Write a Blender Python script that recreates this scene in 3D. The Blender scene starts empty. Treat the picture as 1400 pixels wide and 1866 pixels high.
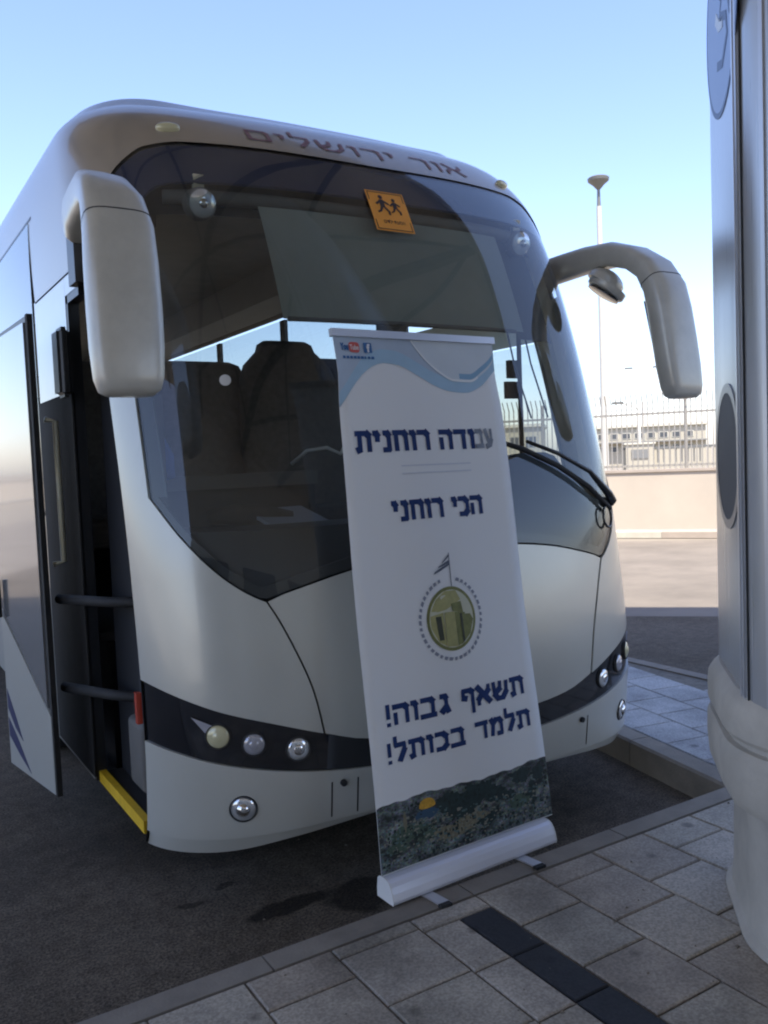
import bpy, bmesh, math, random
from mathutils import Vector, Matrix
from math import sin, cos, pi, radians, sqrt
random.seed(7)
SC = bpy.context.scene
COL = SC.collection

# ------------------------------------------------------------------ camera, sky, sun, exposure
yaw, pitch, roll = radians(31.754), radians(-3.509), radians(2.323)
fw = Vector((sin(yaw)*cos(pitch), cos(yaw)*cos(pitch), sin(pitch)))
rt = Vector((cos(yaw), -sin(yaw), 0))
up = rt.cross(fw)
rt2 = rt*cos(roll) - up*sin(roll)
up2 = up*cos(roll) + rt*sin(roll)
cd = bpy.data.cameras.new('camera'); cam = bpy.data.objects.new('camera', cd); COL.objects.link(cam)
cam.matrix_world = Matrix(((rt2.x, up2.x, -fw.x, -2.145), (rt2.y, up2.y, -fw.y, -2.796), (rt2.z, up2.z, -fw.z, 1.707), (0, 0, 0, 1)))
cd.sensor_fit = 'HORIZONTAL'; cd.sensor_width = 36; cd.lens = 1576.9/1400*36
cd.clip_start = .05; cd.clip_end = 3000
SC.camera = cam
SUN_EL = radians(61); SX, SY = -.35, -.94
W = bpy.data.worlds.new('World'); SC.world = W; W.use_nodes = True
nt = W.node_tree
sky = nt.nodes.new('ShaderNodeTexSky'); sky.sky_type = 'NISHITA'; sky.sun_disc = False
sky.sun_elevation = SUN_EL; sky.sun_rotation = math.atan2(SX, SY)
sky.air_density = 1.0; sky.dust_density = .9; sky.ozone_density = 4.0
bg = nt.nodes['Background']; tint = nt.nodes.new('ShaderNodeMixRGB'); tint.blend_type = 'MULTIPLY'; tint.inputs[0].default_value = 1; tint.inputs[2].default_value = (1.05, .94, .98, 1)
nt.links.new(sky.outputs[0], tint.inputs[1]); hsv = nt.nodes.new('ShaderNodeHueSaturation'); hsv.inputs['Saturation'].default_value = 1.0
nt.links.new(tint.outputs[0], hsv.inputs['Color']); nt.links.new(hsv.outputs[0], bg.inputs[0]); bg.inputs[1].default_value = .098
sl = bpy.data.lights.new('sun', 'SUN'); sl.energy = 2.3; sl.angle = radians(.5); sl.color = (1, .93, .82)
so = bpy.data.objects.new('sun', sl); COL.objects.link(so)
h = sqrt(SX*SX+SY*SY)
so.rotation_euler = Vector((SX/h*cos(SUN_EL), SY/h*cos(SUN_EL), sin(SUN_EL))).to_track_quat('Z', 'Y').to_euler()
SC.view_settings.view_transform = 'Standard'; SC.view_settings.look = 'None'
SC.view_settings.gamma = 1; SC.view_settings.use_curve_mapping = False
SC.view_settings.exposure = 2.0
SC.cycles.transparent_max_bounces = 16
SC.cycles.max_bounces = 8
SC.cycles.use_denoising = True
SC.cycles.filter_width = 2.1

# ------------------------------------------------------------------ materials
def base_mat(name):
    m = bpy.data.materials.new(name); m.use_nodes = True
    return m, m.node_tree, m.node_tree.nodes['Principled BSDF']
def M(name, col, rough=.5, metal=0, var=0, scale=3, bump=0, bscale=60, coat=0, spec=.5, rvar=0, detail=6, emit=0):
    m, t, b = base_mat(name)
    b.inputs['Roughness'].default_value = rough; b.inputs['Metallic'].default_value = metal
    b.inputs['Coat Weight'].default_value = coat; b.inputs['Coat Roughness'].default_value = .06
    b.inputs['Specular IOR Level'].default_value = spec
    b.inputs['Base Color'].default_value = (*col, 1)
    if emit:
        b.inputs['Emission Color'].default_value = (*col, 1); b.inputs['Emission Strength'].default_value = emit
    tc = t.nodes.new('ShaderNodeTexCoord')
    if var:
        n = t.nodes.new('ShaderNodeTexNoise'); n.inputs['Scale'].default_value = scale; n.inputs['Detail'].default_value = detail
        n.inputs['Roughness'].default_value = .65
        t.links.new(tc.outputs['Object'], n.inputs['Vector'])
        r = t.nodes.new('ShaderNodeValToRGB')
        r.color_ramp.elements[0].position = .3; r.color_ramp.elements[1].position = .7
        r.color_ramp.elements[0].color = (*[c*(1-var) for c in col], 1)
        r.color_ramp.elements[1].color = (*[min(1, c*(1+var)) for c in col], 1)
        t.links.new(n.outputs['Fac'], r.inputs['Fac']); t.links.new(r.outputs['Color'], b.inputs['Base Color'])
        if rvar:
            mr = t.nodes.new('ShaderNodeMapRange'); mr.inputs['To Min'].default_value = max(0, rough-rvar); mr.inputs['To Max'].default_value = rough+rvar
            t.links.new(n.outputs['Fac'], mr.inputs['Value']); t.links.new(mr.outputs[0], b.inputs['Roughness'])
    if bump:
        n2 = t.nodes.new('ShaderNodeTexNoise'); n2.inputs['Scale'].default_value = bscale; n2.inputs['Detail'].default_value = 4
        t.links.new(tc.outputs['Object'], n2.inputs['Vector'])
        bp = t.nodes.new('ShaderNodeBump'); bp.inputs['Strength'].default_value = bump; bp.inputs['Distance'].default_value = .01
        t.links.new(n2.outputs['Fac'], bp.inputs['Height']); t.links.new(bp.outputs[0], b.inputs['Normal'])
    return m
def glass_mat(name, tint, gain=1.0, rough=.02, dirt=.0):
    m, t, b = base_mat(name); t.nodes.remove(b)
    out = t.nodes['Material Output']
    tr = t.nodes.new('ShaderNodeBsdfTransparent'); tr.inputs[0].default_value = (*tint, 1)
    gl = t.nodes.new('ShaderNodeBsdfGlossy'); gl.inputs['Roughness'].default_value = rough
    fr = t.nodes.new('ShaderNodeFresnel'); fr.inputs['IOR'].default_value = 1.5
    mu = t.nodes.new('ShaderNodeMath'); mu.operation = 'MULTIPLY'; mu.inputs[1].default_value = gain; mu.use_clamp = True
    mx = t.nodes.new('ShaderNodeMixShader')
    ge = t.nodes.new('ShaderNodeNewGeometry'); ir = t.nodes.new('ShaderNodeMapRange')
    ir.inputs['To Min'].default_value = 1.5; ir.inputs['To Max'].default_value = 1/1.5
    t.links.new(ge.outputs['Backfacing'], ir.inputs['Value']); t.links.new(ir.outputs[0], fr.inputs['IOR'])
    t.links.new(fr.outputs[0], mu.inputs[0]); t.links.new(mu.outputs[0], mx.inputs[0])
    t.links.new(tr.outputs[0], mx.inputs[1]); t.links.new(gl.outputs[0], mx.inputs[2])
    res = mx
    if dirt:
        df = t.nodes.new('ShaderNodeBsdfDiffuse'); df.inputs[0].default_value = (.45, .43, .4, 1)
        tc = t.nodes.new('ShaderNodeTexCoord'); n = t.nodes.new('ShaderNodeTexNoise'); n.inputs['Scale'].default_value = 2.2; n.inputs['Detail'].default_value = 8
        t.links.new(tc.outputs['Object'], n.inputs['Vector'])
        mr = t.nodes.new('ShaderNodeMapRange'); mr.inputs['From Min'].default_value = .3; mr.inputs['From Max'].default_value = .75
        mr.inputs['To Min'].default_value = dirt*.4; mr.inputs['To Max'].default_value = dirt*1.6
        t.links.new(n.outputs['Fac'], mr.inputs['Value'])
        m2 = t.nodes.new('ShaderNodeMixShader'); t.links.new(mr.outputs[0], m2.inputs[0])
        t.links.new(mx.outputs[0], m2.inputs[1]); t.links.new(df.outputs[0], m2.inputs[2]); res = m2
    t.links.new(res.outputs[0], out.inputs[0])
    return m

PAINT = M('bus_paint', (.58, .58, .52), .30, .22, .05, 1.1, .015, 40, coat=.6, rvar=.02)
CAPREFL = M('cap_reflection', (.36, .31, .25), .32, .2, .07, 2.0, coat=.5, rvar=.06)  # bus paint browned: reflection of the beige canopy put into the colour
BLACK = M('black_plastic', (.018, .019, .021), .35, 0, .2, 8)
GLOSSBLK = M('gloss_black', (.012, .013, .016), .08, coat=.6)
RUBBER = M('rubber', (.02, .02, .02), .75, 0, .3, 10, .1, 80)
DARKINT = M('dark_interior', (.035, .034, .033), .7, 0, .2, 5)
GREYINT = M('grey_interior', (.13, .125, .115), .65, 0, .12, 5)
CEILINT = M('ceiling_fabric', (.30, .27, .22), .85, 0, .1, 5)
CREAM = M('cream_trim', (.62, .56, .42), .5, 0, .08, 6)
SEATM = M('seat_fabric', (.10, .092, .085), .9, 0, .25, 30, .15, 200)
CHROME = M('chrome', (.8, .8, .8), .12, 1)
LENS = M('lens_clear', (.75, .77, .78), .06, .6, coat=.8)
LENSGREY = M('lens_grey', (.42, .42, .46), .15, .3, coat=.8)
LENSAMB = M('lens_cream', (.62, .58, .36), .2, .1, coat=.7)
RED = M('red_lens', (.50, .06, .03), .2, coat=.5)
REDPAINT = M('red_lettering', (.24, .12, .12), .5, 0, .25, 20)
YELLOW = M('yellow_edge', (.72, .45, .02), .5, 0, .15, 15)
RAIL = M('rail_metal', (.60, .58, .44), .35, .5)
MIRPAINT = M('mirror_shell', (.58, .56, .49), .36, .18, .10, 7, coat=.15, rvar=.08)
MIRRORG = M('mirror_glass', (.8, .8, .8), .03, 1)
SEAM = M('seam', (.03, .03, .03), .8)
GLASS = glass_mat('windshield_glass', (.72, .76, .74), 1.6, .015, .06)
SGLASS = glass_mat('side_glass', (.66, .70, .70), 1.6, .02, .02)
DGLASS = glass_mat('door_glass_mat', (.35, .38, .38), 2.4, .02, .05)
BLIND = M('roller_blind', (.30, .32, .29), .9, 0, .08, 4, .1, 150)
ORANGE = M('orange_sign', (.85, .34, .03), .5, 0, .06, 12)
SIGNBLK = M('sign_black', (.04, .02, .015), .6)
WHITEPL = M('white_plastic', (.75, .75, .73), .4)
DKBLUE = M('dark_blue_print', (.012, .03, .13), .6)
STRIPE = M('dark_blue_stripe', (.02, .025, .09), .5)
BLUEBAG = M('blue_cloth', (.02, .07, .32), .7)

# ------------------------------------------------------------------ mesh helpers
def mesh(name, V, F_, mat, parent=None, smooth=False, auto=None):
    me = bpy.data.meshes.new(name); me.from_pydata([tuple(v) for v in V], [], F_); me.validate()
    if smooth: me.polygons.foreach_set('use_smooth', [True]*len(me.polygons))
    if mat: me.materials.append(mat)
    o = bpy.data.objects.new(name, me); COL.objects.link(o)
    if parent is not None: o.parent = parent
    me.update()
    if auto is not None:
        bm = bmesh.new(); bm.from_mesh(me); bmesh.ops.recalc_face_normals(bm, faces=bm.faces)
        for e in bm.edges:
            if len(e.link_faces) == 2 and e.calc_face_angle(0) > auto: e.smooth = False
        bm.to_mesh(me); bm.free()
    return o
def empty(name, loc=(0, 0, 0)):
    o = bpy.data.objects.new(name, None); o.location = loc; o.empty_display_size = .2; COL.objects.link(o); return o
def tag(o, label=None, cat=None, group=None, kind=None):
    if label: o['label'] = label
    if cat: o['category'] = cat
    if group: o['group'] = group
    if kind: o['kind'] = kind
    return o
class MB:
    def __init__(s): s.v = []; s.f = []
    def add(s, V, F_):
        k = len(s.v); s.v += [tuple(v) for v in V]; s.f += [tuple(i+k for i in f) for f in F_]
    def box(s, a, b, M_=None):
        V = [Vector((x, y, z)) for z in (a[2], b[2]) for y in (a[1], b[1]) for x in (a[0], b[0])]
        if M_: V = [M_ @ v for v in V]
        s.add(V, [(0, 2, 3, 1), (4, 5, 7, 6), (0, 1, 5, 4), (2, 6, 7, 3), (0, 4, 6, 2), (1, 3, 7, 5)])
    def obox(s, c, ax, ay, az):
        c = Vector(c); V = [c+i*Vector(ax)+j*Vector(ay)+k*Vector(az) for k in (-1, 1) for j in (-1, 1) for i in (-1, 1)]
        s.add(V, [(0, 2, 3, 1), (4, 5, 7, 6), (0, 1, 5, 4), (2, 6, 7, 3), (0, 4, 6, 2), (1, 3, 7, 5)])
    def tube(s, P, r, n=10, cap=True):
        P = [Vector(p) for p in P]; R = r if isinstance(r, (list, tuple)) else [r]*len(P)
        V = []; prev = None
        for i, p in enumerate(P):
            t = (P[min(i+1, len(P)-1)]-P[max(i-1, 0)]).normalized()
            a = t.cross(Vector((0, 0, 1))) if abs(t.z) < .95 else t.cross(Vector((1, 0, 0)))
            if prev is not None and a.dot(prev) < 0: a = -a
            a.normalize(); prev = a; b = t.cross(a)
            V += [p+R[i]*(cos(2*pi*k/n)*a+sin(2*pi*k/n)*b) for k in range(n)]
        F_ = [(i*n+k, i*n+(k+1) % n, (i+1)*n+(k+1) % n, (i+1)*n+k) for i in range(len(P)-1) for k in range(n)]
        if cap: F_ += [tuple(range(n))[::-1], tuple(range((len(P)-1)*n, len(P)*n))]
        s.add(V, F_)
    def rings(s, Rs, cap=True, closed=True):
        n = len(Rs[0]); V = [p for r in Rs for p in r]
        F_ = [(i*n+k, i*n+(k+1) % n, (i+1)*n+(k+1) % n, (i+1)*n+k) for i in range(len(Rs)-1) for k in range(n if closed else n-1)]
        if cap: F_ += [tuple(range(n))[::-1], tuple(range((len(Rs)-1)*n, len(Rs)*n))]
        s.add(V, F_)
    def disc(s, c, nrm, r, depth=.01, n=28, dome=0, r2=None):
        c = Vector(c); nrm = Vector(nrm).normalized()
        a = nrm.cross(Vector((0, 0, 1)));  a = a.normalized() if a.length > .01 else Vector((1, 0, 0)); b = nrm.cross(a)*-1
        r2 = r2 or r
        ring = lambda k, off: [c+nrm*off+(a*cos(2*pi*i/n)*r+b*sin(2*pi*i/n)*r2)*k for i in range(n)]
        Rs = [ring(1, -depth), ring(1, depth*.6), ring(.93, depth)]
        if dome:
            for k in (.8, .6, .4, .15): Rs.append(ring(k, depth+dome*(1-k*k)))
        s.rings(Rs)
    def build(s, name, mat, parent=None, smooth=False, auto=None): return mesh(name, s.v, s.f, mat, parent, smooth, auto)
def box(name, a, b, mat, parent=None, bev=0):
    m = MB(); m.box(a, b); o = m.build(name, mat, parent)
    if bev:
        bm = bmesh.new(); bm.from_mesh(o.data)
        bmesh.ops.bevel(bm, geom=list(bm.edges), offset=bev, segments=3, profile=.5, affect='EDGES')
        for f in bm.faces: f.smooth = True
        bm.to_mesh(o.data); bm.free()
    return o
def interp(x, xs, ys):
    if x <= xs[0]: return ys[0]
    if x >= xs[-1]: return ys[-1]
    for i in range(len(xs)-1):
        if x <= xs[i+1]: break
    n = len(xs)
    def d(j):
        if j == 0 or j == n-1:
            j2 = 0 if j == 0 else n-2
            return (ys[j2+1]-ys[j2])/(xs[j2+1]-xs[j2])
        a = (ys[j]-ys[j-1])/(xs[j]-xs[j-1]); b = (ys[j+1]-ys[j])/(xs[j+1]-xs[j])
        return 0 if a*b <= 0 else 2*a*b/(a+b)
    hh = xs[i+1]-xs[i]; t = (x-xs[i])/hh
    return (2*t**3-3*t*t+1)*ys[i]+(t**3-2*t*t+t)*hh*d(i)+(-2*t**3+3*t*t)*ys[i+1]+(t**3-t*t)*hh*d(i+1)
_tc = {}
def text2d(body, offset=0):
    if (body, offset) in _tc: return _tc[(body, offset)]
    c = bpy.data.curves.new('t', 'FONT'); c.body = body; c.resolution_u = 3; c.offset = offset
    o = bpy.data.objects.new('t', c); COL.objects.link(o); bpy.context.view_layer.update()
    me = bpy.data.meshes.new_from_object(o.evaluated_get(bpy.context.evaluated_depsgraph_get()))
    V = [(v.co.x, v.co.y) for v in me.vertices]; F_ = [tuple(p.vertices) for p in me.polygons]
    bpy.data.objects.remove(o); bpy.data.curves.remove(c); bpy.data.meshes.remove(me)
    x0 = min(v[0] for v in V); x1 = max(v[0] for v in V); y0 = min(v[1] for v in V); y1 = max(v[1] for v in V)
    V = [((x-x0)/(x1-x0), (y-y0)/(y1-y0)) for x, y in V]
    _tc[(body, offset)] = (V, F_); return V, F_
HEBL = {
 'א': (.80, [[(.02, 1), (.80, 0)], [(.70, 1), (.70, .72), (.50, .50)], [(.08, 0), (.08, .30), (.30, .58)]]),
 'ב': (.80, [[(.04, .92), (.52, .92), (.62, .80), (.62, .08)], [(.0, .08), (.80, .08)]]),
 'ג': (.52, [[(.08, .92), (.30, .92), (.36, .80), (.36, .36), (.48, 0)], [(.36, .34), (.06, .04)]]),
 'ד': (.76, [[(.0, .92), (.76, .92)], [(.58, .92), (.58, 0)]]),
 'ה': (.76, [[(.0, .92), (.56, .92), (.67, .80), (.67, 0)], [(.09, .60), (.09, 0)]]),
 'ו': (.30, [[(.0, .92), (.14, .92), (.21, .80), (.21, 0)]]),
 'ח': (.80, [[(.0, .92), (.60, .92), (.70, .80), (.70, 0)], [(.14, .92), (.14, 0)]]),
 'י': (.30, [[(.0, .92), (.14, .92), (.21, .80), (.19, .48)]]),
 'כ': (.70, [[(.02, .92), (.42, .92), (.60, .74), (.60, .26), (.42, .08), (.0, .08)]]),
 'ל': (.64, [[(.08, 1.38), (.08, .92), (.54, .92), (.54, .62), (.24, 0)]]),
 'מ': (.80, [[(.04, 1), (.18, .70), (.08, 0)], [(.18, .74), (.36, .92), (.58, .92), (.70, .74), (.70, .08), (.38, .08)]]),
 'נ': (.48, [[(.10, .92), (.28, .92), (.36, .80), (.36, .08), (.0, .08)]]),
 'ע': (.72, [[(.08, 1), (.12, .84), (.42, .14)], [(.62, 1), (.62, .42), (.48, .16), (.02, .02)]]),
 'ף': (.76, [[(.30, .50), (.12, .56), (.12, .92), (.52, .92), (.65, .80), (.65, -.34)]]),
 'ר': (.68, [[(.0, .92), (.46, .92), (.58, .80), (.58, 0)]]),
 'ש': (.96, [[(.07, 1), (.12, .34), (.30, .08), (.60, .08), (.84, .40), (.88, 1)], [(.48, 1), (.45, .62), (.14, .40)]]),
 'ת': (.82, [[(.02, .92), (.60, .92), (.72, .80), (.72, 0)], [(.22, .92), (.22, .14), (.0, .06)]]),
 'ם': (.80, [[(.08, .92), (.60, .92), (.70, .80), (.70, .08), (.12, .08), (.12, .92)]]),
 '!': (.22, [[(.1, 1.08), (.1, .36)], [(.1, .14), (.1, -.02)]]), ' ': (.34, [])}
def heb(body, rect, fn, mat, parent, th=.17, tv=.17, skew=0, name='lettering', step=.00006):
    """Hebrew line in reading order; drawn right to left with a broad nib, each letter its own flat mesh"""
    u0, v0, u1, v1 = rect; gap = .16; tot = sum(HEBL[c][0]+gap for c in body)-gap; k = (u1-u0)/tot; x = tot; hv = v1-v0
    for c in body:
        w, strokes = HEBL[c]; x -= w; V = []; F_ = []; layer = 0
        for P in strokes:
            for i in range(len(P)-1):
                a = Vector(P[i]); b = Vector(P[i+1]); d = (b-a); L_ = d.length; d.normalize()
                hw = (th*abs(d.x)+tv*abs(d.y))/2; a2 = a-d*(hw*.55 if i else hw*.35); b2 = b+d*(hw*.55 if i < len(P)-2 else 0); q = Vector((-d.y, d.x))*hw
                kk = len(V); layer += 1
                for p_ in (a2+q, a2-q, b2-q, b2+q):
                    uu = u0+(x+p_.x)*k; vv = v0+p_.y*hv
                    V.append((uu, vv, layer))
                F_.append((kk, kk+1, kk+2, kk+3))
        if V: mesh(name, [fn(a_, b_, l_*step) for a_, b_, l_ in V], F_, mat, parent)
        x -= gap
def text_on(name, body, rect, fn, mat, parent, offset=0):
    """rect = (u0,v0,u1,v1) in the surface's own coordinates, fn(u,v)->point"""
    V, F_ = text2d(body, 0)
    u0, v0, u1, v1 = rect; w = offset*(v1-v0)*2.2; AV = []; AF = []
    for dx, dy in ([(0, 0)] if not w else [(-w, -w), (w, -w), (w, w), (-w, w), (0, 0)]):
        k = len(AV); AV += [fn(u0+w+dx+x*(u1-u0-2*w), v0+w+dy+y*(v1-v0-2*w)) for x, y in V]; AF += [tuple(i+k for i in f) for f in F_]
    # the copies differ by a hair in depth so that no two faces share a plane
    n = len(V); d = (Vector(fn(u0, v0))-Vector(fn(u1, v0))).cross(Vector(fn(u0, v1))-Vector(fn(u0, v0))).normalized()*.00012
    AV = [Vector(p)+d*(i//n) for i, p in enumerate(AV)]
    return mesh(name, AV, AF, mat, parent)

# ================================================================== THE SETTING
# station-aligned frame: the bays are cut at 45 degrees into the station
NV = Vector((.7071, .7071, 0)); TV = Vector((.7071, -.7071, 0))
def st(n, t, z=0): return NV*n+TV*t+Vector((0, 0, z))

def asphalt_mat():
    m, t, b = base_mat('asphalt'); L = t.links
    tc = t.nodes.new('ShaderNodeTexCoord')
    def noise(sc, det=6, ro=.6):
        n = t.nodes.new('ShaderNodeTexNoise'); n.inputs['Scale'].default_value = sc; n.inputs['Detail'].default_value = det; n.inputs['Roughness'].default_value = ro
        L.new(tc.outputs['Object'], n.inputs['Vector']); return n
    def ramp(src, p0, c0, p1, c1):
        r = t.nodes.new('ShaderNodeValToRGB'); e = r.color_ramp.elements
        e[0].position = p0; e[0].color = (*c0, 1); e[1].position = p1; e[1].color = (*c1, 1); L.new(src, r.inputs['Fac']); return r
    big = noise(.8, 7); fine = noise(95, 3, .8)
    r1 = ramp(big.outputs['Fac'], .3, (.095, .078, .058), .72, (.165, .140, .112))
    r2 = ramp(fine.outputs['Fac'], .36, (.35, .35, .35), .66, (1.65, 1.62, 1.55))
    mu = t.nodes.new('ShaderNodeMixRGB'); mu.blend_type = 'MULTIPLY'; mu.inputs[0].default_value = 1
    mid = noise(14, 5, .7); r3 = ramp(mid.outputs['Fac'], .32, (.70, .69, .68), .70, (1.3, 1.28, 1.25))
    m0 = t.nodes.new('ShaderNodeMixRGB'); m0.blend_type = 'MULTIPLY'; m0.inputs[0].default_value = 1
    L.new(r1.outputs[0], m0.inputs[1]); L.new(r3.outputs[0], m0.inputs[2])
    L.new(m0.outputs[0], mu.inputs[1]); L.new(r2.outputs[0], mu.inputs[2])
    # oil and water stains, each with its own outline
    warp = noise(5, 4)
    wv = t.nodes.new('ShaderNodeVectorMath'); wv.operation = 'MULTIPLY_ADD'
    wv.inputs[1].default_value = (.12, .12, 0); L.new(warp.outputs['Color'], wv.inputs[0]); L.new(tc.outputs['Object'], wv.inputs[2])
    cur = mu.outputs[0]; stain_all = None
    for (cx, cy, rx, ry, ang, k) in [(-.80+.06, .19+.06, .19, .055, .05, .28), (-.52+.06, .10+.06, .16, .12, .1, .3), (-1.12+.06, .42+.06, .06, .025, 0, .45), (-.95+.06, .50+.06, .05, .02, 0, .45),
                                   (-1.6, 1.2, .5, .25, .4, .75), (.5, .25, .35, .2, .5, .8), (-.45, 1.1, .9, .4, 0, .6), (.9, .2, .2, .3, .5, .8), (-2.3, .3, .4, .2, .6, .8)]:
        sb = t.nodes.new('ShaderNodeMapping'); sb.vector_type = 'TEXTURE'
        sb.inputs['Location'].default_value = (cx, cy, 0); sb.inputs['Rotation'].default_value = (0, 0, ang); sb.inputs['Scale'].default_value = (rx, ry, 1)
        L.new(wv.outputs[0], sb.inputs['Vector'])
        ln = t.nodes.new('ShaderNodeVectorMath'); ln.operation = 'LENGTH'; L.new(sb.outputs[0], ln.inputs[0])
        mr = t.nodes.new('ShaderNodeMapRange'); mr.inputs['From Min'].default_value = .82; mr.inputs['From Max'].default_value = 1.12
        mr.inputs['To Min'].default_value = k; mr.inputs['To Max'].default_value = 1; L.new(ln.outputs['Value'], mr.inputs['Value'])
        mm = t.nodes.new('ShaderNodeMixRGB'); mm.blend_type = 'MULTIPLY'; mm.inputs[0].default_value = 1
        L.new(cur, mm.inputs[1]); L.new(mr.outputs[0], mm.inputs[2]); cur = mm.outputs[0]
    L.new(cur, b.inputs['Base Color']); b.inputs['Roughness'].default_value = .9; b.inputs['Specular IOR Level'].default_value = .25
    bp = t.nodes.new('ShaderNodeBump'); bp.inputs['Strength'].default_value = .35; bp.inputs['Distance'].default_value = .006
    L.new(fine.outputs['Fac'], bp.inputs['Height']); L.new(bp.outputs[0], b.inputs['Normal'])
    return m
ASPH = asphalt_mat()
SAND = M('dry_ground', (.26, .225, .175), .95, 0, .2, .05)
ROADFAR = M('pale_road', (.20, .17, .135), .9, 0, .22, .9, .1, 60)
CONC = M('concrete', (.30, .285, .26), .85, 0, .15, 1.5, .15, 60)
MORTAR = M('mortar', (.19, .17, .14), .95, 0, .3, 20)
CURB = M('kerb_concrete', (.24, .21, .17), .85, 0, .22, 4, .25, 90)
CURBW = M('kerb_white', (.52, .49, .40), .8, 0, .1, 3)
CURBP = M('kerb_pale', (.40, .34, .28), .8, 0, .1, 3)
STUCCO = M('stucco', (.50, .435, .35), .9, 0, .08, .8, .1, 40)

g = mesh('ground', [(-1500, -1500, -.012), (1500, -1500, -.012), (1500, 1500, -.012), (-1500, 1500, -.012)], [(0, 1, 2, 3)], SAND); tag(g, kind='structure')
# asphalt of the bay (dark) and the paler circulation road behind it
def quad(name, P, mat): o = mesh(name, P, [tuple(range(len(P)))], mat); tag(o, kind='structure'); return o
quad('road', [st(-6, -60, 0), st(-6, 40, 0), st(5.6, 40, 0), st(5.6, -60, 0)], ASPH)
quad('far_road', [st(5.6, -60, 0), st(5.6, 60, 0), st(13.1, 60, 0), st(13.1, -60, 0)], ROADFAR)

# pavement: bed, kerb stones and paving tiles
def kerb_x(y): return 1.265+.195*y
PTS = [(-14, -.38), (1.19, -.38), (1.36, -.10), (1.45, .30), (1.36+.195*12+.05, 12), (3.6, 12), (3.2, -.38-0), (9, -6), (9, -9), (-14, -9)]
pav = empty('pavement'); tag(pav, kind='structure')
def slab(name, P, z0, z1, mat, parent=None):
    n = len(P); V = [(x, y, z0) for x, y in P]+[(x, y, z1) for x, y in P]
    return mesh(name, V, [tuple(range(n)), tuple(range(n, 2*n))]+[(i, i+n, (i+1) % n+n, (i+1) % n) for i in range(n)], mat, parent)
isl_in = lambda y: kerb_x(y)+.13
slab('bed', [(-14, -9), (9, -9), (9, -.385), (-14, -.385)], 0, .131, MORTAR, pav)
slab('bed', [(isl_in(-.384), -.384), (2.68, -.384), (2.68, 14), (isl_in(8), 8)], 0, .131, MORTAR, pav)
def tilemat(i, col):
    m, t, b = base_mat('paving_stone_%d' % i); L = t.links
    tc = t.nodes.new('ShaderNodeTexCoord'); oi = t.nodes.new('ShaderNodeObjectInfo')
    ad = t.nodes.new('ShaderNodeVectorMath'); ad.operation = 'ADD'
    gm = t.nodes.new('ShaderNodeNewGeometry'); L.new(gm.outputs['Position'], ad.inputs[0])
    n1 = t.nodes.new('ShaderNodeTexNoise'); n1.inputs['Scale'].default_value = 3.5; n1.inputs['Detail'].default_value = 8; L.new(gm.outputs['Position'], n1.inputs['Vector'])
    n2 = t.nodes.new('ShaderNodeTexNoise'); n2.inputs['Scale'].default_value = 110; n2.inputs['Detail'].default_value = 3; L.new(gm.outputs['Position'], n2.inputs['Vector'])
    r = t.nodes.new('ShaderNodeValToRGB'); e = r.color_ramp.elements
    e[0].position = .32; e[0].color = (*[c*.62 for c in col], 1); e[1].position = .62; e[1].color = (*[c*1.15 for c in col], 1); L.new(n1.outputs['Fac'], r.inputs[0])
    r2 = t.nodes.new('ShaderNodeValToRGB'); e = r2.color_ramp.elements
    e[0].position = .34; e[0].color = (.72, .72, .72, 1); e[1].position = .66; e[1].color = (1.14, 1.14, 1.14, 1); L.new(n2.outputs['Fac'], r2.inputs[0])
    mu = t.nodes.new('ShaderNodeMixRGB'); mu.blend_type = 'MULTIPLY'; mu.inputs[0].default_value = 1; L.new(r.outputs[0], mu.inputs[1]); L.new(r2.outputs[0], mu.inputs[2])
    # round gum spots and drips
    vo = t.nodes.new('ShaderNodeTexVoronoi'); vo.inputs['Scale'].default_value = 4.2; L.new(gm.outputs['Position'], vo.inputs['Vector'])
    mr = t.nodes.new('ShaderNodeMapRange'); mr.inputs['From Min'].default_value = .06; mr.inputs['From Max'].default_value = .13; mr.inputs['To Min'].default_value = .5; mr.inputs['To Max'].default_value = 1
    L.new(vo.outputs['Distance'], mr.inputs['Value'])
    m3 = t.nodes.new('ShaderNodeMixRGB'); m3.blend_type = 'MULTIPLY'; m3.inputs[0].default_value = 1; L.new(mu.outputs[0], m3.inputs[1]); L.new(mr.outputs[0], m3.inputs[2])
    L.new(m3.outputs[0], b.inputs['Base Color']); b.inputs['Roughness'].default_value = .66; b.inputs['Specular IOR Level'].default_value = .35
    bp = t.nodes.new('ShaderNodeBump'); bp.inputs['Strength'].default_value = .25; bp.inputs['Distance'].default_value = .004; L.new(n2.outputs['Fac'], bp.inputs['Height']); L.new(bp.outputs[0], b.inputs['Normal'])
    return m
TM = [tilemat(0, (.42, .365, .29)), tilemat(1, (.40, .355, .285)), tilemat(2, (.46, .405, .33)), tilemat(3, (.37, .315, .25))]
TIP = tilemat(5, (.42, .42, .42))
DKT = tilemat(4, (.035, .036, .04))
def tile_mesh(wx, wy, hh, bev=.005):
    a, b = wx/2, wy/2
    V = [(-a, -b, 0), (a, -b, 0), (a, b, 0), (-a, b, 0), (-a, -b, hh-bev), (a, -b, hh-bev), (a, b, hh-bev), (-a, b, hh-bev),
         (-a+bev, -b+bev, hh), (a-bev, -b+bev, hh), (a-bev, b-bev, hh), (-a+bev, b-bev, hh)]
    return V, [(0, 1, 5, 4), (1, 2, 6, 5), (2, 3, 7, 6), (3, 0, 4, 7), (4, 5, 9, 8), (5, 6, 10, 9), (6, 7, 11, 10), (7, 4, 8, 11), (8, 9, 10, 11)]
_tm = {}
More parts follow.
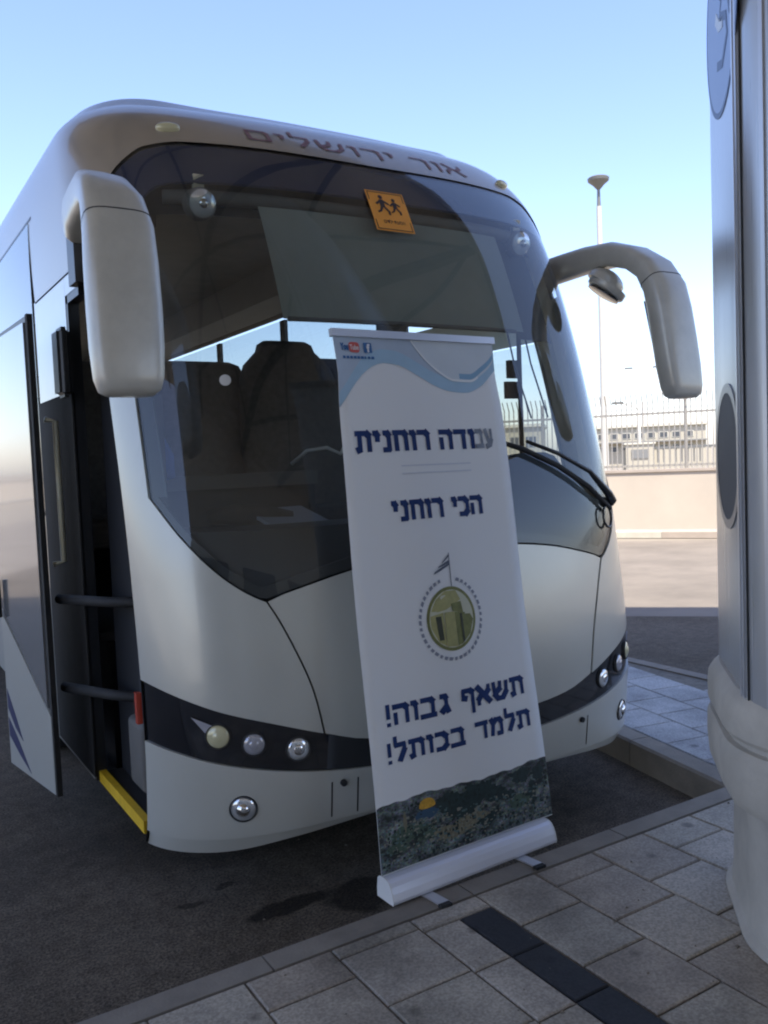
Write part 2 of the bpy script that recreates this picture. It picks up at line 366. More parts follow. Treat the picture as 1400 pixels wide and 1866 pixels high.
def put_tile(cx, cy, wx, wy, mat, rz=0, z=.128, name='paving_tile', parent=pav, hh=.012):
    key = (round(wx, 3), round(wy, 3), mat.name, hh)
    if key not in _tm:
        V, F_ = tile_mesh(wx, wy, hh); me = bpy.data.meshes.new(name); me.from_pydata(V, [], F_); me.materials.append(mat); _tm[key] = me
    o = bpy.data.objects.new(name, _tm[key]); COL.objects.link(o); o.parent = parent
    o.location = (cx, cy, z+random.uniform(-.0012, .0012)); o.rotation_euler = (random.uniform(-.004, .004), random.uniform(-.004, .004), rz+random.uniform(-.003, .003)); return o
edges = [-3.36+.288*i for i in range(10)]      # up to -0.768 then the measured joints
edges = [-3.20, -2.91, -2.62, -2.33, -2.04, -1.80, -1.52, -1.22, -.925, -.62, -.335, -.06, .235, .52, .81, 1.10, 1.39, 1.68, 1.97, 2.26, 2.55]
off = {-.62: -.465, -.335: -.635, -.06: -.51, .235: -.68, .52: -.56, -.925: -.45, -1.22: -.56, -1.52: -.62}
GAP = .007
STRX0, STRX1, STRY = -.475, -.338, -.478
for i in range(len(edges)-1):
    x0, x1 = edges[i], edges[i+1]
    o0 = off.get(x0, -.39-((i*.117) % .285)-.02)
    ys = [-.388]; y = o0
    while y > -.42: y -= .285
    while y > -3.0: ys.append(y); y -= .285
    for j in range(len(ys)-1):
        y1, y0 = ys[j], ys[j+1]
        mt = random.choice(TM)
        xx1 = x1
        if x0 == -.62 and y1 < STRY+.01: xx1 = STRX0
        if x0 == -.62 and y1 > STRY and y0 < STRY:
            put_tile((x0+x1)/2, (y1+STRY)/2, x1-x0-GAP, y1-STRY-GAP, mt); y1 = STRY; xx1 = STRX0
        put_tile((x0+xx1)/2, (y0+y1)/2, xx1-x0-GAP, y1-y0-GAP, mt)
yy = STRY
while yy > -3.0:
    put_tile((STRX0+STRX1)/2, yy-.1375, STRX1-STRX0-.004, .272, DKT); yy -= .277
# island tiles beside the bus, laid along its own kerb
ang = math.atan(.195)
ca, sa = cos(-ang), sin(-ang)
for i in range(5):
    for j in range(-1, 22):
        u0 = .005+i*.29; v0 = j*.29+(i % 2)*.14-.3; u1 = u0+.29; v1 = v0+.29
        cu, cv = (u0+u1)/2, (v0+v1)/2
        x = isl_in(0)+cu*ca-cv*sa; y = cu*sa+cv*ca
        if y < -.20 or x > 2.60: continue
        put_tile(x, y, .283, .283, TIP, -ang)
# kerb stones
kb = empty('kerb'); tag(kb, kind='structure')
def stone(P0_, P1_, w, hh, mat, parent, name='kerb_stone', gap=.006):
    a = Vector(P0_); b = Vector(P1_); d = (b-a); L_ = d.length; d.normalize(); nrm = Vector((-d.y, d.x, 0))
    bev = .012; prof_ = [(0, 0), (0, hh), (w-bev, hh), (w, hh-bev), (w, 0)]
    V = []
    for s_ in (gap/2, L_-gap/2):
        for o_, z_ in prof_: V.append(a+d*s_+nrm*o_+Vector((0, 0, z_)))
    n = len(prof_)
    return mesh(name, V, [(i, i+n, (i+1) % n+n, (i+1) % n) for i in range(n)]+[tuple(range(n))[::-1], tuple(range(n, 2*n))], mat, parent)
x = -9.7
while x < 1.15:
    stone((x, -.382, 0), (min(x+.78, 1.19), -.382, 0), .105, .1405, CURB, kb); x += .78
q = Vector((kerb_x(-.382)+.125, -.382, 0)); dq = Vector((.195, 1, 0)).normalized()
for k in range(15):
    stone(q+dq*.8*k, q+dq*.8*(k+1), .125, .1405, CURB, kb)
for k in range(16):
    a = Vector((2.68, -.38+.85*k, 0)); stone(a+Vector((0, .85, 0)), a, .11, .1405, CURB, kb)   # far side of island
stone((9, -.385, 0), (2.80, -.385, 0), .1, .14, CURB, kb)
slab('station_floor', [(-14, -9), (9, -9), (9, -3.01), (-14, -3.01)], .12, .1365, M('pale_paving', (.44, .41, .36), .85, 0, .1, 2), pav)

# far boundary wall with its kerb of painted stones
wd = Vector((.553, -.833, 0)); wn = Vector((.833, .553, 0)); w0 = Vector((11.35, 8.62, 0))
def wp(t, n=0, z=0): return w0+wd*t+wn*n+Vector((0, 0, z))
wall = empty('boundary_wall', tuple(w0)); tag(wall, 'sunlit cream rendered wall across the road, under the spiked fence', 'wall')
wall_off = -w0
def wmesh(name, mb, mat): 
    o = mb.build(name, mat, wall); o.matrix_parent_inverse = Matrix.Translation(-w0); return o
m = MB(); m.obox(wp(0, .12, .62), wd*60, wn*.12, (0, 0, .62)); wmesh('wall_face', m, STUCCO)
m = MB(); m.obox(wp(0, .12, 1.265), wd*60, wn*.15, (0, 0, .025)); wmesh('coping', m, CURBP)
fk = empty('far_kerb'); tag(fk, kind='structure')
for k in range(-20, 24):
    a = wp(k*1.05, -.45); b = wp((k+1)*1.05, -.45)
    stone(b, a, .12, .13, CURBW if k % 2 else CURBP, fk)
m = MB(); m.obox(wp(0, -.2, .06), wd*60, wn*.2, (0, 0, .06)); tag(m.build('far_pavement', CONC), kind='structure')

# spiked steel fence on the wall
FENCE = M('fence_steel', (.38, .36, .32), .5, .3)
fe = empty('spiked_fence', tuple(wp(0, .12, 1.29))); tag(fe, 'tall pale steel fence of spiked bars standing on the cream wall', 'fence')
def fadd(mb, name, kind=None):
    o = mb.build(name, FENCE, fe); o.matrix_parent_inverse = Matrix.Translation(-wp(0, .12, 1.29))
    if kind: o['kind'] = kind
m = MB()
for k in range(-400, 260):
    t = k*.10
    m.obox(wp(t, .12, 1.95), wd*.011, wn*.006, (0, 0, .66))
    m.obox(wp(t, .12-.07, 2.68), wd*.009, wn*.005, Vector((0, 0, .09))-wn*.07)
fadd(m, 'bar', 'stuff')
for z in (1.36, 2.38):
    m = MB(); m.obox(wp(-10, .14, z), wd*32, wn*.012, (0, 0, .022)); fadd(m, 'rail')
for k in range(-15, 8):
    m = MB(); m.obox(wp(k*2.8+.4, .16, 1.98), wd*.03, wn*.03, (0, 0, .69)); fadd(m, 'post')

# lamp posts
POSTM = M('lamp_post_paint', (.50, .48, .42), .5)
LH = M('lamp_head_grey', (.16, .16, .15), .5, .3)
def lamp_cone(name, loc, H, label, cat, r=.14):
    e = empty(name, loc); tag(e, label, cat)
    m = MB(); m.tube([(0, 0, 0), (0, 0, H*.45), (0, 0, H-1.0)], [r, r*.8, r*.62], 14); m.build('pole', POSTM, e, True, .5)
    m = MB(); m.tube([(0, 0, H-1.0), (0, 0, H-.35)], [r*.5, r*.35], 12)
    m.build('neck', LH, e, True, .5)
    m = MB(); n = 20
    m.rings([[(rr*cos(2*pi*k/n), rr*sin(2*pi*k/n), z) for k in range(n)] for rr, z in [(.06, H-.42), (.2, H-.26), (.36, H-.13), (.38, H-.04), (.33, H), (.12, H+.06)]])
    m.build('lamp_head', LH, e, True, .6)
    return e
lamp_cone('street_lamp', (20.95, 19.35, 0), 11.25, 'tall pale lamp post with a funnel shaped head, right of the bus', 'street lamp')
def lamp_small(loc, H, label, arms):
    e = empty('street_lamp', loc); tag(e, label, 'street lamp')
    m = MB(); m.tube([(0, 0, 0), (0, 0, H)], [.11, .07], 10); m.build('pole', POSTM, e, True)
    for s_ in arms:
        m = MB(); m.tube([(0, 0, H-.1), Vector((0, 0, H+.15))+TV*.5*s_, Vector((0, 0, H+.35))+TV*1.1*s_], .045, 8); m.build('arm', POSTM, e, True)
        m = MB(); m.obox(Vector((0, 0, H+.38))+TV*1.35*s_, TV*.38, NV*.16, (0, 0, .08)); m.build('lamp_head', LH, e)
    return e
lamp_small((65.4, 56.7, 0), 9.3, 'thin distant lamp post with two small arms, left of the steel column', (-1, 1))
lamp_small((42.7, 37.1, 0), 4.4, 'short thin lamp post rising over the fence near the low building', (-1,))

# low building beyond the fence
BWALL = M('far_building_wall', (.40, .365, .285), .85, 0, .05, .3)
BGL = M('far_window', (.07, .075, .08), .3)
BGR = M('far_grey_panel', (.18, .18, .17), .7)
be = empty('terminal_building', (66, 56, 0)); tag(be, 'low cream two storey building with rows of small windows, seen through the fence', 'building')
bd = Vector((68.7-62.9, 52.7-59.4, 0)).normalized(); bn = Vector((-bd.y, bd.x, 0))
if bn.dot(Vector((1, 1, 0))) < 0: bn = -bn
b0 = Vector((65.9, 56, 0))
def bp_(t, n, z): return bd*t+bn*n+Vector((0, 0, z))+b0-Vector((66, 56, 0))
m = MB(); m.obox(bp_(-1, 4, 1.9), bd*5.9, bn*4, (0, 0, 1.9)); m.build('wall', BWALL, be)
m = MB(); m.obox(bp_(-1, 3.9, 3.95), bd*6.1, bn*4.2, (0, 0, .12)); m.build('roof', CURBW, be)
for fl, (z, zz) in enumerate([(3.0, .3), (1.7, .3)]):
    for k in range(9):
        w_ = .42
        if fl == 1 and k in (3, 4): continue
        t = -6.1+k*1.18
        o = MB(); o.obox(bp_(t, -.02, z), bd*w_, bn*.03, (0, 0, zz)); fr = o.build('window_frame', CURBW, be)
        o = MB(); o.obox(bp_(t, -.05, z), bd*(w_-.07), bn*.02, (0, 0, zz-.06)); o.build('pane', BGL, fr)
m = MB(); m.obox(bp_(-1, -.5, 2.36), bd*6.0, bn*.5, (0, 0, .06)); m.build('canopy_ledge', BGR, be)
# guard booth and market screen between fence and building
gb = empty('guard_booth', (43.2, 37.6, 0)); tag(gb, 'small cream booth with one grey window, seen through the fence', 'booth')
m = MB(); m.obox((0, 0, 1.0), TV*.9, NV*.9, (0, 0, 1.0)); m.build('wall', BWALL, gb)
m = MB(); m.obox((-.66, -.66, 1.35), TV*.55, NV*.03, (0, 0, .3)); m.build('window', BGR, gb)
m = MB(); m.obox((0, 0, 2.05), TV*1.0, NV*1.0, (0, 0, .06)); m.build('roof', CURBW, gb)
sc_ = empty('screen_fence', (46, 34.2, 0)); tag(sc_, 'long lattice screen with a dark top rail, right of the booth', 'fence')
for k in range(-14, 15):
    m = MB(); m.obox(TV*k*.38+Vector((0, 0, .85)), TV*.13, NV*.03, (0, 0, .85)); m.build('panel', BWALL, sc_)
m = MB(); m.obox((0, 0, 1.72), TV*5.6, NV*.06, (0, 0, .07)); m.build('top_rail', LH, sc_)
# second pale block further left, seen through the bus
b2 = empty('terminal_building', (38, 62, 0)); tag(b2, 'long pale building far behind the bus, glimpsed through its windows', 'building')
m = MB(); m.obox((0, 0, 1.9), TV*14, NV*4, (0, 0, 1.9)); m.build('wall', BWALL, b2)
m = MB(); m.obox((0, 0, 3.9), TV*14.2, NV*4.2, (0, 0, .12)); m.build('roof', CURBW, b2)
for k in range(-11, 12):
    m = MB(); m.obox(TV*k*1.2+NV*-4.02+Vector((0, 0, 2.6)), TV*.4, NV*.03, (0, 0, .4)); m.build('window', BGL, b2)

# station canopy over the kerb (above and behind the viewer), its truss and rear wall
REARW = M('rear_wall_render', (.72, .69, .62), .9, 0, .06, .8)
CAN = M('canopy_sheet', (.62, .56, .47), .8, 0, .1, 1)
TRUSS = M('truss_steel', (.10, .10, .10), .5, .3)
cn = empty('station_canopy'); tag(cn, kind='structure')
HC = 7.0; NE = 2.3; NB = -9.2; TL = -8.0; TR = 15.0
def sm(name, mb, mat): return mb.build(name, mat, cn)
m = MB(); m.obox(st((NE+NB)/2, (TL+TR)/2, HC+.18), TV*((TR-TL)/2), NV*((NE-NB)/2), (0, 0, .18)); sm('roof_sheet', m, CAN)
m = MB(); m.obox(st(NE+.05, (TL+TR)/2, HC+.1), TV*((TR-TL)/2), NV*.05, (0, 0, .3)); sm('fascia', m, CONC)
for k in range(-2, 4):
    m = MB(); t = k*3.6+.6
    m.obox(st((NE+NB)/2, t, HC-.12), TV*.07, NV*((NE-NB)/2-.1), (0, 0, .12))
    m.tube([st(NE-.2, t, HC-.1), st(-3.2, t+3.6, HC-.1)], .05, 8); m.tube([st(NE-.2, t+3.6, HC-.1), st(-3.2, t, HC-.1)], .05, 8)
    m.tube([st(-3.2, t, HC-.1), st(-7.2, t+3.6, HC-.1)], .05, 8); m.tube([st(-3.2, t+3.6, HC-.1), st(-7.2, t, HC-.1)], .05, 8)
    sm('truss', m, TRUSS)
m = MB(); m.obox(st(-8.9, 6.3, 3.5), TV*8.6, NV*.15, (0, 0, 3.5)); sm('rear_wall', m, REARW)
for k in range(0, 4):
    m = MB(); m.obox(st(-8.7, k*4.4, 1.5), TV*1.5, NV*.06, (0, 0, 1.3)); sm('shop_window', m, GLOSSBLK)

# ================================================================== THE BUS
bus = empty('tour_bus', (0, 0, 0)); tag(bus, 'silver white tour bus parked nose to the kerb with its front door open', 'bus')
PP = 3.0
ZP = [.20, .35, .70, 1.3, 2.0, 2.6, 3.0, 3.2, 3.30, 3.38]
FP = [.10, .03, .0, .06, .22, .42, .62, .80, .97, 1.22]
WZ = [2.8, 2.95, 3.1, 3.2, 3.30, 3.38]
WV = [1.27, 1.268, 1.255, 1.235, 1.195, 1.12]
ND = .67
def fz(z): return interp(z, ZP, FP)
def wz(z): return interp(z, WZ, WV)
def sy(s, z): return fz(z)+ND*(1-max(0, 1-min(1, abs(s))**PP)**(1/PP))
def S(s, z, off=0):
    """point of the bus nose at lateral fraction s and height z, pushed out by off"""
    s = max(-1, min(1, s))
    p = Vector((s*wz(z), sy(s, z), z))
    if off:
        e = .002; s1 = min(1, s+e); s0 = max(-1, s-e)
        a = Vector((s1*wz(z), sy(s1, z), z))-Vector((s0*wz(z), sy(s0, z), z))
        b = Vector((s*wz(z+e), sy(s, z+e), z+e))-Vector((s*wz(z-e), sy(s, z-e), z-e))
        n = a.cross(b).normalized(); p += n*off
    return p
def SX_(x, z, off=0): return S(x/wz(z), z, off)
def svals(s0, s1, n=60):
    # dense near the corners
    f = lambda s: math.copysign(1-(1-abs(s))**.5, s)
    g_ = lambda u: math.copysign(1-(1-abs(u))**2, u)
    a, b = f(s0), f(s1); return [g_(a+(b-a)*i/n) for i in range(n+1)]
def panel(name, s0, s1, zb, zt, mat, parent=bus, off=0, ns=60, nz=14, edge=.012):
    Sx = svals(s0, s1, ns); V = []; F_ = []
    for s in Sx:
        a, b = zb(s), zt(s)
        for j in range(nz+1): V.append(S(s, a+(b-a)*j/nz, off))
    k = nz+1
    for i in range(ns):
        for j in range(nz): F_.append((i*k+j, (i+1)*k+j, (i+1)*k+j+1, i*k+j+1))
    # turned-in edge so that the panel has thickness
    nV = len(V)
    bd_ = [i*k for i in range(ns+1)]+[ns*k+j for j in range(1, k)]+[i*k+nz for i in range(ns-1, -1, -1)]+[j for j in range(nz-1, 0, -1)]
    for q_ in bd_:
        s = Sx[q_//k]; z = zb(s)+(zt(s)-zb(s))*(q_ % k)/nz; V.append(S(s, z, off-edge))
    n = len(bd_)
    for i in range(n): F_.append((bd_[i], nV+i, nV+(i+1) % n, bd_[(i+1) % n]))
    o = mesh(name, V, F_, mat, parent, True, .6); return o
I = lambda xs, ys: (lambda s: interp(s*1.27, xs, ys))
SYM = lambda xs, ys: (lambda s: interp(abs(s)*1.27, xs, ys))
bot = SYM([0, .5, .8, 1.05, 1.27], [.345, .325, .29, .255, .25])
lipt = SYM([0, .6, 1.05, 1.27], [.36, .345, .325, .32])
bandb = SYM([0, .34, .55, .76, .97, 1.09, 1.18, 1.27], [.515, .52, .535, .56, .60, .63, .66, .69])
bandt = SYM([0, .32, .52, .69, .87, 1.05, 1.16, 1.27], [.615, .62, .64, .69, .75, .81, .86, .92])
glb = SYM([0, .26, .48, .71, .845, .86, .875, .93, 1.01, 1.11, 1.19, 1.27], [1.335, 1.325, 1.30, 1.25, 1.212, 1.204, 1.210, 1.242, 1.31, 1.44, 1.60, 1.80])
glt = SYM([0, .6, .87, 1.02, 1.10, 1.15, 1.19, 1.27], [3.05, 3.055, 3.055, 3.03, 2.97, 2.91, 2.82, 2.55])
SG = 1.192/1.27
SL = -.985                                  # where the door opening starts on the near side
g_ = .006
panel('lower_lip', SL, 1, bot, lambda s: lipt(s)-.004, PAINT, off=-.012)
panel('bumper', SL, 1, lipt, lambda s: bandb(s)-g_*.5, PAINT)
panel('light_band', SL, 1, bandb, bandt, GLOSSBLK, off=-.008)
panel('front_panel', SL, 1, lambda s: bandt(s)+g_*.5, lambda s: glb(s)-g_, PAINT, nz=20) if False else None
# front panel in three pieces: centre flap and two cheeks, joined along curved seams
def cre(z): return interp(z, [.6, .69, .85, 1.05, 1.2, 1.3], [.675, .69, .72, .79, .86, .93])
def vpanel(name, sl, sr, z0, z1, mat, off=0, nz=40, ns=24, clampt=None, edge=.012, parent=bus):
    V = []; F_ = []; Z = [z0+(z1-z0)*j/nz for j in range(nz+1)]
    pts = []
    for i in range(ns+1):
        row = []
        for j in range(nz+1):
            # column position blends from sl(z) to sr(z); rows run between band top and glass
            zc = Z[j]
            for _ in range(6):
                a, b = sl(zc), sr(zc)
                u = i/ns
                s = a+(b-a)*u
                zc = bandt(s)+g_*.5+(glb(s)-g_-bandt(s)-g_*.5)*j/nz
            row.append((s, zc))
        pts.append(row)
    k = nz+1
    for row in pts:
        for s, z in row: V.append(S(s, z, off))
    for i in range(ns):
        for j in range(nz): F_.append((i*k+j, (i+1)*k+j, (i+1)*k+j+1, i*k+j+1))
    nV = len(V)
    bd_ = [i*k for i in range(ns+1)]+[ns*k+j for j in range(1, k)]+[i*k+nz for i in range(ns-1, -1, -1)]+[j for j in range(nz-1, 0, -1)]
    for q_ in bd_: s, z = pts[q_//k][q_ % k]; V.append(S(s, z, off-edge))
    n = len(bd_)
    for i in range(n): F_.append((bd_[i], nV+i, nV+(i+1) % n, bd_[(i+1) % n]))
    return mesh(name, V, F_, mat, parent, True, .6)
cg = .004
vpanel('front_flap', lambda z: -(cre(z)-cg)/1.27, lambda z: (cre(z)-cg)/1.27, .6, 1.33, PAINT, off=-.004)
def cheek(sgn):
    # columns dense toward the corner
    s1 = SL if sgn < 0 else 1.0
    V = []; F_ = []; ns, nz = 44, 30; pts = []
    for i in range(ns+1):
        row = []
        for j in range(nz+1):
            zc = .9
            for _ in range(8):
                a = (cre(zc)+cg)/1.27; b = abs(s1); fa = 1-(1-a)**.5; fb = 1-(1-b)**.5; u = fa+(fb-fa)*i/ns; s = (1-(1-u)**2)
                top = min(glb(s)-g_, 1.60) if s > SG else glb(s)-g_
                zc = bandt(s)+g_*.5+(top-bandt(s)-g_*.5)*j/nz
            row.append((sgn*s, zc))
        pts.append(row)
    k = nz+1
    for row in pts:
        for s, z in row: V.append(S(s, z))
    for i in range(ns):
        for j in range(nz):
            f = (i*k+j, (i+1)*k+j, (i+1)*k+j+1, i*k+j+1); F_.append(f if sgn > 0 else f[::-1])
    nV = len(V)
    bd_ = [i*k for i in range(ns+1)]+[ns*k+j for j in range(1, k)]+[i*k+nz for i in range(ns-1, -1, -1)]+[j for j in range(nz-1, 0, -1)]
    for q_ in bd_: s, z = pts[q_//k][q_ % k]; V.append(S(s, z, -.012))
    n = len(bd_)
    for i in range(n): F_.append((bd_[i], nV+i, nV+(i+1) % n, bd_[(i+1) % n]))
    mesh('front_cheek', V, F_, PAINT, bus, True, .6)
cheek(-1); cheek(1)
# dark backing so that the seams read as gaps, not holes
panel('nose_backing', -.98, .98, lambda s: bot(s)+.02, lambda s: min(glb(s), 1.6)-.02, BLACK, off=-.03, nz=12)
# corner posts beside the windscreen
def post(s0, s1, nm):
    panel(nm, s0, s1, lambda s: 1.60-.004, lambda s: 2.55, PAINT, nz=20, ns=14)
post(SL, -SG, 'corner_post'); post(SG, 1.0, 'corner_post')
# windscreen and its black top band
bandlow = SYM([0, .87, 1.0, 1.08, 1.15, 1.19], [2.87, 2.865, 2.85, 2.78, 2.62, 2.3])
panel('windscreen', -SG+.004, SG-.004, lambda s: glb(s)+.002, lambda s: glt(s)-g_, GLASS, off=-.006, nz=44, ns=70, edge=.004)
def bl(s): return min(bandlow(s), glt(s)-.02)
panel('windscreen_band', -SG+.006, SG-.006, bl, lambda s: glt(s)-g_-.002, M('band_ink', (.015, .032, .11), .16, coat=.5), off=-.011, nz=8, ns=70)
# black ink border along the lower and side edge of the glass
panel('windscreen_border', -SG+.006, SG-.006, lambda s: glb(s)+.003, lambda s: glb(s)+.045, BLACK, off=-.012, nz=3, ns=70)
for sg in (-1, 1):
    a, b = sorted((sg*(SG-.006), sg*(SG-.034)))
    panel('windscreen_border', a, b, lambda s: 1.6, lambda s: 2.5, BLACK, off=-.0125, nz=16, ns=4)
# cap above the windscreen flowing into the roof, roof and side coves: one shell
def shell():
    rows = []
    zl = [0, .2, .4, .6, .8, 1.0]
    Sx = svals(-1, 1, 96)
    YB = [1.9, 2.02, 2.4, 3, 4, 5, 6, 7, 8, 9, 10, 11, 11.6]
    def hump(x, y, z_): return 0.035*math.exp(-((abs(x)-.93)/.26)**2)*max(0, min(1, (y-.75)/.5))*max(0, min(1, (z_-3.17)/.2))
    for u in [i/12 for i in range(13)]:
        row = []
        for s in Sx:
            b = glt(s) if abs(s) < SG else interp(abs(s), [SG, .96, 1], [glt(SG), 2.62, 2.56])
            z = b+(3.34-b)*u
            row.append(S(s, z))
        w = wz(row[0].z)
        rows.append((row, None))
    tops = [(3.39, 1.10, 1.16), (3.42, 1.02, 1.30), (3.44, .86, 1.55), (3.45, .60, 1.95), (3.46, .36, 2.4), (3.465, .12, 2.7)]
    out = []
    for row, _ in rows:
        L_ = row[0]; R_ = row[-1]
        up_ = lambda z, y: z if y < 2.0 else max(z, 3.0+(z-2.55)*.02)
        left = [Vector((-wz(up_(L_.z, y)), y, up_(L_.z, y))) for y in YB[::-1]]; right = [Vector((wz(up_(R_.z, y)), y, up_(R_.z, y))) for y in YB]
        out.append(left+row+right)
    for z, w, f in tops:
        nd = ND*w/1.27
        row = [Vector((s*w, f+nd*(1-(1-min(1, abs(s))**PP)**(1/PP)), z)) for s in Sx]
        left = [Vector((-w, max(y, row[0].y+.05), z)) for y in YB[::-1]]; right = [Vector((w, max(y, row[-1].y+.05), z)) for y in YB]
        out.append(left+row+right)
    V = []; F_ = []; n = len(out[0])
    for r in out:
        for p in r: V.append(p+Vector((0, 0, hump(p.x, p.y, p.z))))
    for i in range(len(out)-1):
        for j in range(n-1): F_.append((i*n+j, i*n+j+1, (i+1)*n+j+1, (i+1)*n+j))
    t0 = (len(out)-1)*n
    for j in range(n//2): F_.append((t0+j, t0+j+1, t0+n-2-j, t0+n-1-j))
    return mesh('roof', V, [f for f in F_ if len(set(f)) > 2], CAPREFL, bus, True, .9)
shell()
# sides: patches in y,z at x=+-w
def side(name, sg, y0, y1, zb, zt, mat, off=0, ny=2, nz=2, parent=bus, thick=.02):
    V = []; k = nz+1
    for i in range(ny+1):
        y = y0+(y1-y0)*i/ny; a, b = zb(y), zt(y)
        for j in range(k):
            z = a+(b-a)*j/nz; V.append(Vector((sg*(wz(z)+off), y, z)))
    F_ = []
    for i in range(ny):
        for j in range(nz):
            f = (i*k+j, (i+1)*k+j, (i+1)*k+j+1, i*k+j+1); F_.append(f if sg > 0 else f[::-1])
    nV = len(V); bd_ = [i*k for i in range(ny+1)]+[ny*k+j for j in range(1, k)]+[i*k+nz for i in range(ny-1, -1, -1)]+[j for j in range(nz-1, 0, -1)]
    for q_ in bd_: V.append(V[q_]-Vector((sg*thick, 0, 0)))
    n = len(bd_)
    for i in range(n): F_.append((bd_[i], nV+i, nV+(i+1) % n, bd_[(i+1) % n]))
    return mesh(name, V, F_, mat, parent)
K = lambda v: (lambda y: v)
WH = [2.85, 8.4]
def skirt(y):
    b = .30
    for c in WH:
        d = abs(y-c)
        if d < .60: b = max(b, .50+sqrt(.36-d*d))
    return b
# front ends of both sides: from where the nose surface ends (y = f + ND)
def edge_fill(sg, z0, z1, y1, mat, nm, sstart=1.0):
    V = []; n = 16; 
    for j in range(n+1):
        z = z0+(z1-z0)*j/n
        V.append(S(sg*sstart, z)); V.append(S(sg*(1+sstart)/2, z)) ; V.append(S(sg*1.0, z)); V.append(Vector((sg*wz(z), y1, z)))
    F_ = []
    for j in range(n):
        for c in range(3):
            f = (j*4+c, j*4+c+1, (j+1)*4+c+1, (j+1)*4+c); F_.append(f)
    mesh(nm, V, F_, mat, bus)
edge_fill(1, .25, 1.45, 1.7, PAINT, 'side_front')
edge_fill(1, 2.34, 2.57, 2.3, PAINT, 'side_front')
edge_fill(-1, 2.48, 2.57, 1.222, PAINT, 'door_header', .985)
# right side
side('side_front', 1, 1.7, 2.25, K(.30), K(1.45), PAINT)
side('side_skirt', 1, 2.25, 11.6, skirt, K(1.45), PAINT, ny=180, nz=4)
side('side_pillar', 1, 2.12, 2.62, K(1.45), K(2.34), BLACK)
side('side_header', 1, 2.3, 2.7, K(2.34), K(3.0), BLACK, off=.002, nz=6)
def drv_front():
    # driver's window: glass from the corner post back to 2.12
    V = []; n = 8
    for j in range(n+1):
        z = 1.46+(2.33-1.46)*j/n
        V.append(Vector((wz(z)-.004, max(sy(.995, z)-.1, fz(z)+ND*.86), z))); V.append(Vector((wz(z)-.004, 2.12, z)))
    mesh('side_window', V, [(2*j, 2*j+1, 2*j+3, 2*j+2) for j in range(n)], SGLASS, bus)
drv_front()
# passenger windows, bonded glass panels with black joints
def cut_side_windows(sg, y0):
    y = y0
    while y < 11.0:
        y1 = min(y+1.55, 11.4)
        side('side_window', sg, y+.02, y1-.02, K(1.50), K(2.98), SGLASS, off=.003, nz=8, thick=.004)
        m = MB(); m.box((sg*1.262-.03, y1-.05, 1.46), (sg*1.262+.0, y1+.05, 2.97)); m.build('window_post', BLACK, bus)
        y = y1
cut_side_windows(1, 2.7); cut_side_windows(-1, 1.95)
# left side
side('side_pillar', -1, 1.225, 1.93, K(1.02), K(2.57), PAINT)
side('side_skirt', -1, 1.225, 11.6, skirt, lambda y: 1.02 if y < 1.93 else 1.48, PAINT, ny=190, nz=4)
side('side_header', -1, 1.9, 11.6, K(2.985), K(3.0), BLACK, off=.001)
# rear
m = MB(); m.box((-1.25, 11.58, .35), (1.25, 11.66, 3.44)); m.build('rear_wall', PAINT, bus)
m = MB(); m.box((-1.2, .75, .22), (1.2, 2.1, .30)); m.box((-1.15, 1.3, .28), (1.15, 2.2, .9)); m.box((-1.15, 3.5, .3), (1.15, 7.7, .95)); m.box((-1.15, 9.1, .3), (1.15, 11.5, .95)); m.box((-.75, 2.2, .35), (.75, 11.5, .95))
m.build('underbody', BLACK, bus)
# wheels
for sg in (-1, 1):
    for c in WH:
        n = 32; prof_ = [(.28, -.14), (.44, -.14), (.485, -.10), (.50, -.05), (.50, .05), (.485, .10), (.44, .14), (.28, .14)]
        Rs = [[(sg*1.09+o_, c+r*cos(2*pi*k/n), .5+r*sin(2*pi*k/n)) for k in range(n)] for r, o_ in prof_]
        wm = MB(); wm.rings(Rs, cap=False); w_ = wm.build('wheel', RUBBER, bus, True, .7)
        rm = MB(); Rs = [[(sg*(1.09+o_), c+r*cos(2*pi*k/n), .5+r*sin(2*pi*k/n)) for k in range(n)] for r, o_ in [(.29, .12), (.27, .08), (.2, .06), (.13, .07), (.12, .12), (.06, .13)]]
        rm.rings(Rs); rm.build('rim', LENSGREY, w_, True, .5)
